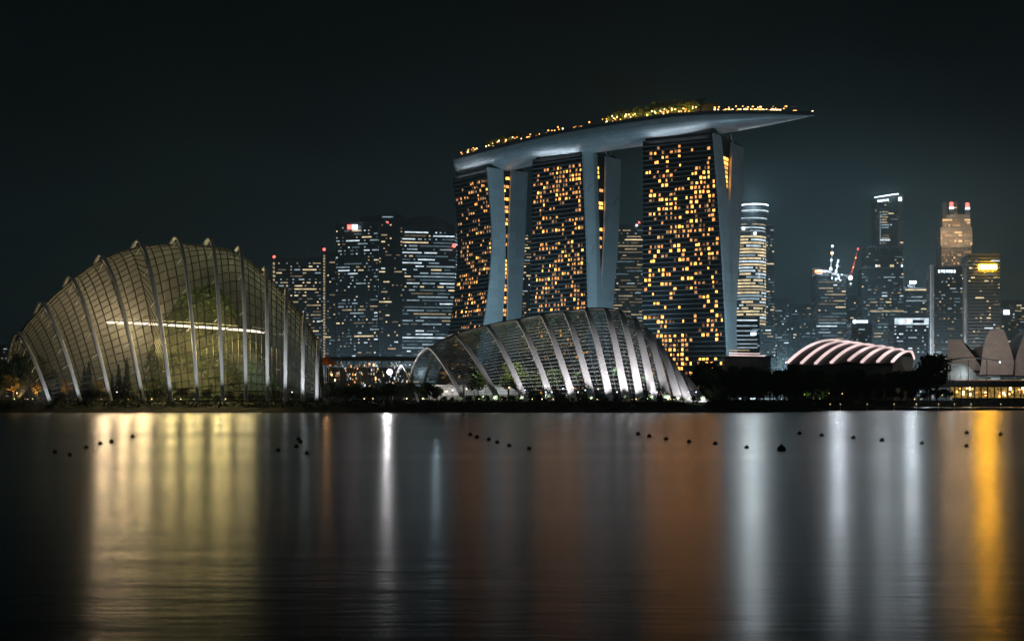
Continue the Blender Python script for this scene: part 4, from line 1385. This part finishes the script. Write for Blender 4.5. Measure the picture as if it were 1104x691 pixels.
# ------------------------------------------------------------------ striped theatre roof
feet = [(849, 391), (864, 391.5), (879, 392), (896, 391), (915, 388.5), (929, 390.5), (946, 390), (962, 390)]
apex = [(900, 366.5), (912, 367.8), (923, 369.2), (936, 371), (950, 372.8), (960, 374.5), (971, 376.3), (982, 378.6)]
th = empty('theatre', (xw(915, 720), 735, GZ))
tag(th, 'low theatre with eight glowing pink white arched roof ribs', 'theatre')
DN_, DA_, DF_ = 700, 735, 790
b = MB(); arcs = []
for (fx, fy), (ax, ay) in zip(feet, apex):
    N_ = at(fx, fy, DN_); A_ = at(ax, ay, DA_); zf = N_.z
    dx = A_.x - N_.x
    Fr_ = Vector((A_.x + dx * .9, DF_, zf))
    pts = []
    for k in range(25):
        u = -1 + 2 * k / 24
        e_ = N_ if u < 0 else Fr_
        s_ = abs(u)
        pts.append(Vector((A_.x + (e_.x - A_.x) * s_, A_.y + (e_.y - A_.y) * s_, (zf + (A_.z - zf) * (1 - s_ ** 2.0)) if u < 0 else A_.z - 2.6 * s_ ** 2)))
    arcs.append(pts)
o = -th.location
for a, q in zip(arcs, arcs[1:]):
    for k in range(24):
        b.quad(a[k] + o - Vector((0, 0, .8)), q[k] + o - Vector((0, 0, .8)), q[k + 1] + o - Vector((0, 0, .8)), a[k + 1] + o - Vector((0, 0, .8)))
b.build('roof', M['roofdark'], th)
for pts in arcs:
    b = MB(); pp = [p + o for p in pts]
    h1 = (pts[12] - pts[0]); h1.z = 0; h1.normalize(); side = Vector((h1.y, -h1.x, 0))
    fr = []
    for k in range(25):
        t = (pp[min(k + 1, 24)] - pp[max(k - 1, 0)]).normalized(); ou = side.cross(t)
        if ou.z < 0: ou = -ou
        fr.append((side, ou))
    b.sweep(pp, fr, [(-.75, -.4), (.75, -.4), (.75, .45), (-.75, .45)])
    b.build('light_rib', M['e_pink'], th)
b = MB()
for a, q in zip(arcs, arcs[1:]):
    b.quad(Vector((a[24].x, a[24].y, GZ)) + o, Vector((q[24].x, q[24].y, GZ)) + o, q[24] + o - Vector((0, 0, .9)), a[24] + o - Vector((0, 0, .9)))
for side_ in (arcs[0], arcs[-1]):
    b.poly([p + o - Vector((0, 0, .9)) for p in side_] + [Vector((side_[24].x, side_[24].y, GZ)) + o, Vector((side_[0].x, side_[0].y, GZ)) + o])
b.build('end_wall', M['roofdark'], th)
b = MB()
lo = [arcs[0][0], arcs[-1][0], arcs[-1][24], arcs[0][24]]
cb = sum(lo, Vector()) / 4
lo = [cb + (p - cb) * .985 for p in lo]
b.hexa([Vector((p.x, p.y, GZ)) + o for p in lo], [Vector((p.x, p.y, arcs[0][0].z - 1.4)) + o for p in lo])
b.build('base_wall', M['slabdark'], th)

# low pavilion with pink roof lines
pv = empty('pavilion', (xw(808, 760), 765, GZ)); tag(pv, 'flat pavilion with pink lit roof edges beside the nearest hotel foot', 'pavilion')
b = MB(); b.box(at(806, 400, 765) - pv.location, (24, 14, 17)); b.build('wall', M['slabdark'], pv)
for k, (a, q, y) in enumerate(((786, 808, 377.6), (786, 819, 380.6), (786, 825, 383))):
    p0, p1 = at(a, y, 755 - k), at(q, y + (0.6 if k else 0), 755 - k)
    b = MB(); b.bar(p0 - pv.location, p1 - pv.location, .55); b.build('light_line', M['e_pink'] if k else M['win_warm'][1], pv)
b = MB(); c = at(806, 384.6, 765) - pv.location; b.box(c, (27, 18, .6)); b.build('roof', M['roofdark'], pv)

# ------------------------------------------------------------------ shell museum
mu = empty('shell_museum', (xw(1090, 900), 900, GZ))
tag(mu, 'shell museum with cream petals rising like a lotus at the right edge', 'museum')
o = -mu.location
def petal(front, D, back_shift, scale, side_m=True):
    f_ = [at(x, y, D + dd) + o for x, y, dd in front]
    c = Vector((xw(1086, D + back_shift), D + back_shift, zh(405, D))) + o
    bk = [Vector((c.x + (p.x - c.x) * scale, p.y + back_shift, c.z + (p.z - c.z) * (scale + .12))) for p in f_]
    b = MB(); n = len(f_)
    b.v = [tuple(p) for p in f_ + bk]
    b.f = [tuple(range(n)), tuple(range(2 * n - 1, n - 1, -1))] + [(i, (i + 1) % n, n + (i + 1) % n, n + i) for i in range(n)]
    ob = b.build('petal', None, mu)
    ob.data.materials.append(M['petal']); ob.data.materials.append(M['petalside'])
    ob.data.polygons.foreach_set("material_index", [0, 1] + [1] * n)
petal([(1020, 400, 6), (1022, 366, -2), (1036.5, 366, -2), (1042, 374, 0), (1050, 384, 2), (1060, 399, 6)], 868, 26, .55)
petal([(1056, 404, 5), (1058, 392, 3), (1059.5, 376, 0), (1063, 364, -2), (1067, 355.5, -4), (1082, 355, -4), (1086, 365, -2), (1091, 381, 1), (1093.5, 390, 3), (1092, 404, 5)], 862, 30, .5)
petal([(1094, 405, 5), (1094, 390, 3), (1098, 376, 0), (1104, 360, -2), (1110, 348, -4), (1128, 348, -4), (1134, 372, 0), (1130, 405, 5)], 866, 30, .6)
petal([(1040, 405, 5), (1042, 388, 3), (1050, 376, 2), (1060, 372, 2), (1066, 385, 4), (1066, 405, 5)], 905, 20, .7)
lamp('SPOT', Vector((xw(1052, 812), 812, 19)), 36000, (1, .84, .74), .8, aim=at(1074, 378, 862), angle=110, blend=.9)
lamp('SPOT', Vector((xw(1100, 812), 812, 19)), 24000, (1, .84, .74), .8, aim=at(1104, 380, 862), angle=100, blend=.9)
lamp('SPOT', at(1020, 412, 822), 15000, (1, .80, .72), .8, aim=at(1030, 378, 868), angle=80, blend=.9)

# quay deck with lit gallery beneath
qd = empty('quay_gallery', (xw(1075, 800), 800, GZ)); tag(qd, 'dark quay deck over a yellow lit colonnade in front of the shell museum', 'quay')
o = -qd.location
x0, x1 = xw(1027, 800), xw(1180, 800)
b = MB(); b.box(Vector(((x0 + x1) / 2, 815, zh(413.5, 800))) + o, (x1 - x0, 36, 4.2)); b.build('deck_slab', M['rim'], qd)
b = MB(); b.quad(Vector((x0 + 1, 808, zh(429, 800))) + o, Vector((x1, 808, zh(429, 800))) + o, Vector((x1, 808, zh(417.2, 800))) + o, Vector((x0 + 1, 808, zh(417.2, 800))) + o); b.build('lit_shopfront', M['e_gallery'], qd)
for k in range(22):
    x = x0 + 1 + (x1 - x0 - 2) * k / 21
    b = MB(); b.box(Vector((x, 799, (zh(430, 800) + zh(417, 800)) / 2)) + o, (.55, .6, zh(417, 800) - zh(430, 800))); b.build('column', M['rim'], qd)
b = MB(); b.box(Vector(((x0 + x1) / 2, 797, zh(431.5, 800))) + o, (x1 - x0, 6, 3)); b.build('quay_wall', M['rim'], qd)
b = MB(); b.bar(Vector((x0, 797, zh(410, 800))) + o, Vector((x1, 797, zh(410, 800))) + o, .22); b.build('edge_light', M['win_hot'][2], qd)
for k in range(26):
    px = R.uniform(1030, 1104); y = R.uniform(418.5, 427)
    b = MB(); b.box(at(px, y, 806) + o, (R.uniform(.5, 1.8), .3, R.uniform(.6, 2.0))); b.build('shop_light', R.choice((M['e_warm'], M['win_hot'][0], M['win_hot'][1])), qd)

# glass canopy by the museum
cn = empty('glass_canopy', (xw(1038, 790), 800, GZ)); tag(cn, 'rounded white glass canopy with thin wing roof left of the shell museum', 'canopy')
o = -cn.location
b = MB(); c = at(1036, 410, 800)
def cpt(a, v):
    th_ = math.pi * (.02 + .96 * a); ph = math.pi * .5 * v
    return c + o + Vector((-11.5 * math.cos(th_) * (1 + .1 * v), -7 * math.sin(ph) * math.sin(th_) + 7, 11.0 * math.sin(th_) * math.cos(ph) * .95))
b.grid(cpt, 22, 10); b.build('glass_shell', M['glass_canopy'], cn, smooth=True)
for k in range(7):
    b = MB(); pp = [cpt((k + .5) / 7, v / 10) for v in range(11)]
    for a, q in zip(pp, pp[1:]): b.bar(a, q, .18)
    b.build('canopy_rib', M['rib'], cn)
b = MB(); wing = [(1018, 391.5), (1028, 389.3), (1040, 387.4), (1052, 386.6), (1064, 387.4), (1078, 389.4)]
lo = [at(x, y, 788) + o for x, y in wing]
for a, q in zip(lo, lo[1:]):
    b.hexa([a, q, q + Vector((0, 9, .8)), a + Vector((0, 9, .8))], [a + Vector((0, 0, .5)), q + Vector((0, 0, .5)), q + Vector((0, 9, 1.2)), a + Vector((0, 9, 1.2))])
b.build('wing_roof', M['fin'], cn)
b = MB()
for x in (1024, 1044, 1064): b.bar(Vector((xw(x, 792), 792, GZ)) + o, at(x, 388.3, 792) + o, .35)
b.build('support', M['post'], cn)
lamp('POINT', at(1036, 405, 804), 1300, (.85, .95, 1), .6, name='canopy_light'); lamp('POINT', at(1046, 398, 782), 1500, (1, .95, .9), .4, name='canopy_light')

# ------------------------------------------------------------------ market hall between the domes
mk = empty('market_hall', (xw(395, 560), 560, GZ)); tag(mk, 'low dark-roofed visitor hall with many coloured lights between the two domes', 'hall')
o = -mk.location
D = 560
x0, x1 = xw(352, D), xw(442, D)
b = MB(); b.box(Vector(((x0 + x1) / 2, D + 10, GZ + 7)) + o, (x1 - x0, 18, 14)); b.build('hall_wall', M['glassdark'], mk)
b = MB(); xs = [x0 - 3 + (x1 - x0 + 6) * k / 14 for k in range(15)]
top = [zh(388, D) + 0.5 * math.sin(math.pi * k / 14) for k in range(15)]
for k in range(14):
    lo = [Vector((xs[k], D - 3, top[k] - .8)), Vector((xs[k + 1], D - 3, top[k + 1] - .8)), Vector((xs[k + 1], D + 22, top[k + 1] + 1)), Vector((xs[k], D + 22, top[k] + 1))]
    b.hexa([p + o for p in lo], [p + o + Vector((0, 0, .8)) for p in lo])
b.build('roof', M['roofdark'], mk)
for k in range(120):
    px = R.uniform(354, 441); y = R.choice((R.uniform(391, 396), R.uniform(396, 404), R.uniform(400, 408), R.uniform(408, 416)))
    m_ = R.choice((M['e_warm'], M['win_hot'][1], M['win_hot'][2], M['win_cool'][0], M['win_warm'][0], M['win_hot'][2], M['win_warm'][1], M['win_cool'][1], M['win_hot'][3]) if px < 405 else (M['win_cool'][0], M['win_warm'][0], M['win_warm'][1], M['win_cool'][1]))
    b = MB(); b.box(at(px, y, D - .3) + o, (R.uniform(.25, .6), .3, R.uniform(.3, 1.2))); b.build('hall_light', m_, mk)
for k in range(11):
    b = MB(); b.bar(Vector((xs[k + 1], D - 2, GZ)) + o, Vector((xs[k + 1], D - 2, top[k + 1] - .8)) + o, .3); b.build('column', M['post'], mk)
oc = empty('orange_tent', (xw(352, 520), 520, GZ)); tag(oc, 'small orange peaked tent beside the tall dome', 'tent')
o = -oc.location
b = MB(); c = at(352, 385, 520); n = 10
ring = [Vector((c.x + 4.6 * math.cos(6.283 * k / n), c.y + 4.6 * math.sin(6.283 * k / n), zh(393, 520))) + o for k in range(n)]
mid = [Vector((c.x + 2.4 * math.cos(6.283 * k / n), c.y + 2.4 * math.sin(6.283 * k / n), zh(388, 520))) + o for k in range(n)]
b.hexa(ring, mid); b.hexa(mid, [Vector((c.x + .2 * math.cos(6.283 * k / n), c.y + .2 * math.sin(6.283 * k / n), zh(383.6, 520))) + o for k in range(n)])
b.build('tent_roof', M['canopyred'], oc)
for k in range(0, n, 2): 
    b = MB(); b.bar(Vector((ring[k].x, ring[k].y, 0)), ring[k], .15); b.build('tent_pole', M['post'], oc)
lamp('POINT', at(352, 399, 512), 700, (1, .5, .2), .4, name='tent_lamp')

# ------------------------------------------------------------------ lamps
def lamp_mesh(h, r_, m):
    a = MB(); a.bar((0, 0, 0), (0, 0, h), .09, 6, .06); a.bar((0, 0, 0), (0, 0, .4), .16, 6)
    c = MB(); c.ball((0, 0, h + r_ * .8), r_, 8, 6)
    return a.mesh('post', M['post']), c.mesh('lamp_head', m, True)
LM = {k: lamp_mesh(h, r_, M[m]) for k, (h, r_, m) in dict(warm=(3.2, .21, 'e_warm'), white=(3.6, .2, 'e_white'), green=(.9, .18, 'e_green'), tall=(11.5, .55, 'e_white'), orange=(2.6, .2, 'e_orange'), star=(9.5, 1.0, 'e_star'), low=(.8, .19, 'e_warm')).items()}
def street_lamp(kind, px, D, label, group, name='street_lamp', s=1.0, z=GZ, cat='lamp'):
    o = empty(name, (xw(px, D), D, z)); o.scale = (s, s, s)
    tag(o, label, cat, group)
    link('post', LM[kind][0], o); link('lamp_head', LM[kind][1], o)
    return o
street_lamp('star', 420, 470, "brilliant white floodlight mast between the two glass domes", None, 'floodlight_mast')
lamp('POINT', at(417, 394, 462), 5000, (1, .97, .98), .8, name='mast_light')
street_lamp('tall', 964.5, 690, "single tall white street lamp left of the dark round tree", None)
street_lamp('tall', 1078, 790, "tall white lamp standing on the quay before the biggest museum petal", None, z=zh(410, 790), s=.9)
pxl = sorted(R.uniform(356, 500) for _ in range(26))
for i, px in enumerate(pxl):
    street_lamp(R.choice(('warm', 'warm', 'white', 'orange', 'low')), px, R.uniform(438, 470), f"{ORD[i]} small lamp from the tall dome along the path towards the low dome", 'path lamps between the domes', 'path_lamp')
for i, (px, D) in enumerate(INSIDE):
    street_lamp(('white', 'warm', 'green', 'white', 'warm')[i % 5], px, D, f"{ORD[i]} post lamp from the open mouth, standing inside the low ribbed dome", 'lamps inside the low dome', 'garden_lamp', s=1.0 + .5 * ((i * 7) % 5) / 4)
pxl = sorted(R.uniform(505, 752) for _ in range(38))
for i, px in enumerate(pxl):
    street_lamp(R.choice(('low', 'low', 'white', 'low', 'green')), px, R.uniform(426, 434), f"{ORD[i]} low garden light counted rightwards along the low dome's rib feet", 'garden lights along the low dome', 'garden_light', s=.8)
pxl = sorted(R.uniform(10, 345) for _ in range(26))
for i, px in enumerate(pxl):
    street_lamp(R.choice(('low', 'white', 'warm', 'low', 'green')), px, R.uniform(432, 440), f"{ORD[i]} low garden light counted rightwards along the tall dome's rib feet", 'garden lights along the tall dome', 'garden_light', s=.8)
pxl = sorted([858, 862, 866, 871, 877, 884, 890, 894, 898, 903, 908, 914, 922, 930, 936, 944, 951, 956, 962, 967, 972, 979, 986, 993, 1004, 1010, 1016, 1022])
for i, px in enumerate(pxl):
    street_lamp(R.choice(('warm', 'white', 'green', 'warm', 'low')), px, 560 + (px - 858) * 1.3 + R.uniform(-8, 8), f"{ORD[i]} small promenade lamp counted rightwards along the wooded shore by the theatre", 'promenade lamps on the wooded shore', 'promenade_lamp')
for (px, py, D, pw, col) in ((868, 425, 545, 700, (.8, 1, .3)), (880, 427, 560, 1200, (.8, 1, .35)), (935, 424, 640, 900, (1, .9, .35)), (982, 425, 690, 700, (.9, 1, .5)), (1016, 426, 720, 900, (.7, 1, .4)), (794, 405, 500, 120, (1, .7, .4)),
                             (14.5, 425.5, 433.5, 1500, (1, .62, .2)), (38.5, 425.5, 433.5, 1700, (1, .62, .2)), (40.5, 422, 433.5, 900, (1, .62, .2)), (71.5, 425, 433.5, 800, (1, .66, .22)), (108.5, 425, 433.5, 700, (1, .7, .25)), (455, 424, 446, 180, (1, .9, .6)), (25, 423, 434, 160, (.7, .9, 1))):
    p_ = at(px, py, D)
    lamp('SPOT', p_, pw, col, .3, aim=p_ + Vector((0, 3, 2)), angle=150, blend=.6, name='garden_uplight')

# ------------------------------------------------------------------ shoreline trees
def row(kind, xs, Dfun, sfun, name, lab, group):
    for i, px in enumerate(sorted(xs)):
        D = Dfun(px)
        tree(kind, Vector((xw(px, D), D, GZ - .3)), sfun(px), name, lab.format(ORD[i]), group)
row('round', [5, 25, 29, 33, 42, -14, -30], lambda x: R.uniform(445, 455), lambda x: R.uniform(1.2, 1.6), 'shade_tree', "{} tall dark tree from the left, at the tall dome's low end", 'dark trees at the dome end')
row('gold', [14, 38, 41, 71, 108], lambda x: R.uniform(436, 437), lambda x: R.uniform(.75, 1.15), 'golden_tree', "{} lamplit golden tree from the left, before the tall dome", 'lamplit golden trees')
row('cone', [91, 96, 121, 128, 137, 62], lambda x: 434, lambda x: R.uniform(.75, 1.25), 'cypress_tree', "{} dark pointed conifer from the left, before the tall dome", 'conifers before the tall dome')
row('bush', [48, 56, 66, 78, 86, 102, 113, 147, 160, 172, 186, 196, 210, 223, 233, 247, 262, 271, 281, 295, 303, 316, 322, 335, 344], lambda x: R.uniform(429, 433), lambda x: R.uniform(.5, .95), 'shrub', "{} dark shrub counted rightwards along the tall dome's base", 'shrubs along the tall dome')
row('bush', [352, 359, 366, 373, 380, 388, 396, 403, 412, 419, 428, 436, 444, 449, 457, 463, 471], lambda x: R.uniform(432, 440), lambda x: R.uniform(.8, 1.35), 'shrub', "{} dark bushy tree counted rightwards along the path between the domes", 'bushes between the domes')
row('bush', [478 + 9.3 * i for i in range(31)], lambda x: R.uniform(425, 428), lambda x: R.uniform(.30, .48), 'shrub', "{} low dark shrub counted rightwards along the low dome's rib feet", 'shrubs along the low dome')
row('round', [758, 765, 772, 779, 787, 794, 801, 808, 816, 823, 830, 838, 846, 853, 861, 868, 877, 885, 893, 902, 911, 920, 928, 937, 946, 955, 963, 972, 978, 984, 990, 1000, 1010], lambda x: 470 + max(0, x - 800) * .95 + R.uniform(0, 28), lambda x: R.uniform(1.0, 1.25) * (1.15 if 790 < x < 850 else 1.25), 'shore_tree', "{} dark shore tree counted rightwards from the low dome to the museum", 'dark trees along the wooded shore')
row('bush', [760, 768, 777, 786, 796, 806, 815, 824, 834, 842, 851, 858, 867, 876, 888, 899, 912, 923, 936, 948, 960, 970, 983, 996, 1009, 1020], lambda x: 446 + max(0, x - 775) * 1.05 + R.uniform(0, 5), lambda x: R.uniform(.9, 1.5), 'shore_shrub', "{} dark waterside shrub counted rightwards below the wooded shore trees", 'waterside shrubs on the wooded shore')
# the big dark tree
tree('round', Vector((xw(1003, 640), 640, GZ)), 2.35, 'rain_tree', "largest dark round-crowned tree standing between theatre and museum", None)
# ground cover on the bank
pts = []
for _ in range(9000):
    x = R.uniform(-240, 110)
    i = next((k for k in range(len(shore) - 1) if shore[k][0] <= x <= shore[k + 1][0]))
    (xa, ya), (xb, yb) = shore[i], shore[i + 1]
    y = ya + (yb - ya) * (x - xa) / (xb - xa)
    a = R.uniform(3.5, 15)
    pts.append((x, y + a, min(3.5, .9 + a * .22) + R.uniform(-.1, .5)))
for _ in range(5000):
    t = R.random(); i = R.choice((9, 10, 11, 12))
    (xa, ya), (xb, yb) = shore[i], shore[i + 1]
    a = R.uniform(3, 15)
    pts.append((xa + (xb - xa) * t, ya + (yb - ya) * t + a, min(3.5, .9 + a * .22) + R.uniform(-.1, .6)))
gc = link('ground_cover', leaf_mesh('ground_cover', pts, .35, M['leaf'], R)); tag(gc, 'low dark plants covering the far bank above the water', 'ground cover', kind='stuff')

# ------------------------------------------------------------------ breakwater with marker posts on the right
b = MB()
for k in range(60):
    x = 95 + k * 3.0; y = 505 + (x - 95) * .12
    b.box((x, y, .25 + R.uniform(-.1, .15)), (3.4, R.uniform(2.2, 3.4), 1.3), R.uniform(-.2, .2))
bw = b.build('breakwater', M['bank']); tag(bw, 'thin dark stone breakwater lying in the water before the wooded shore', 'breakwater')
pa = MB(); pa.bar((0, 0, -.6), (0, 0, 2.2), .16, 6); pm = pa.mesh('post', M['white'])
pb = MB(); pb.ball((0, 0, 2.4), .22, 8, 5); pl = pb.mesh('lamp_head', M['win_warm'][0])
for i, px in enumerate((866, 876, 895, 906, 935, 964, 988, 1012, 1029, 1047, 1079)):
    x = xw(px, 500); 
    o = empty('marker_post', (x, 500, 0)); tag(o, f"{ORD[i]} white marker post from the left, in the water by the breakwater", 'post', 'marker posts by the breakwater')
    link('pole', pm, o); link('lamp_head', pl, o)

# ------------------------------------------------------------------ buoys
buoys = [(59, 487), (75, 490), (93, 482), (108, 478), (120, 476), (143, 470.5), (300, 485), (322, 473), (324, 476), (319.5, 481), (331, 488), (507, 468.5), (514, 471), (527, 473.5), (536, 476.5),
         (549, 480), (570.5, 483.5), (688, 467.5), (700, 470), (718, 473), (743, 476), (771, 478), (805, 482), (842.5, 484.5), (862, 467), (886, 469), (920, 471.5), (951, 474.5), (994, 477.5), (1042, 480.5), (1042.5, 466.5), (1079, 468)]
a = MB(); a.ball((0, 0, .12), .5, 12, 8, .95); a.bar((0, 0, .5), (0, 0, .75), .13, 6); a.bar((0, 0, -.4), (0, 0, -1.2), .1, 6)
bm_ = a.mesh('float_buoy', M['rubber'], True)
zone = [("in the slanting line before the tall dome", 0, 6), ("in the small cluster right of the tall dome", 6, 11), ("in the line before the low dome's open end", 11, 17), ("in the line before the low dome's steep end", 17, 22), ("in the line crossing before the wooded shore", 22, 32)]
for txt, i0, i1 in zone:
    for k, i in enumerate(range(i0, i1)):
        px, py = buoys[i]
        D = EYE * F / (py + 1 - HZ)
        o = link('float_buoy', bm_, None, (xw(px, D), D, 0))
        s = (.42 if i != 23 else .8) * D / 118
        o.scale = (s,) * 3
        o.rotation_euler = (R.uniform(-.15, .15), R.uniform(-.15, .15), 0)
        lab = f"{ORD[k]} black buoy from the left {txt}" if i != 23 else "largest black buoy, floating between the orange and grey reflections"
        tag(o, lab, 'buoy', 'black buoys on the water')

# ------------------------------------------------------------------ night haze
hz = MB(); hz.box((0, 2100, 131), (6600, 5000, 267))
hm = bpy.data.materials.new('thin_night_haze'); hm.use_nodes = True
ht = hm.node_tree; ht.nodes.clear()
ho = ht.nodes.new("ShaderNodeOutputMaterial"); pv_ = ht.nodes.new("ShaderNodeVolumePrincipled")
pv_.inputs["Color"].default_value = (0.62, 0.90, 1.0, 1); pv_.inputs["Density"].default_value = HAZE; pv_.inputs["Anisotropy"].default_value = 0.3
ht.links.new(pv_.outputs[0], ho.inputs["Volume"])
hazeo = hz.build('haze', hm); tag(hazeo, 'thin bluish night haze hanging over the water and city', 'haze', kind='stuff')
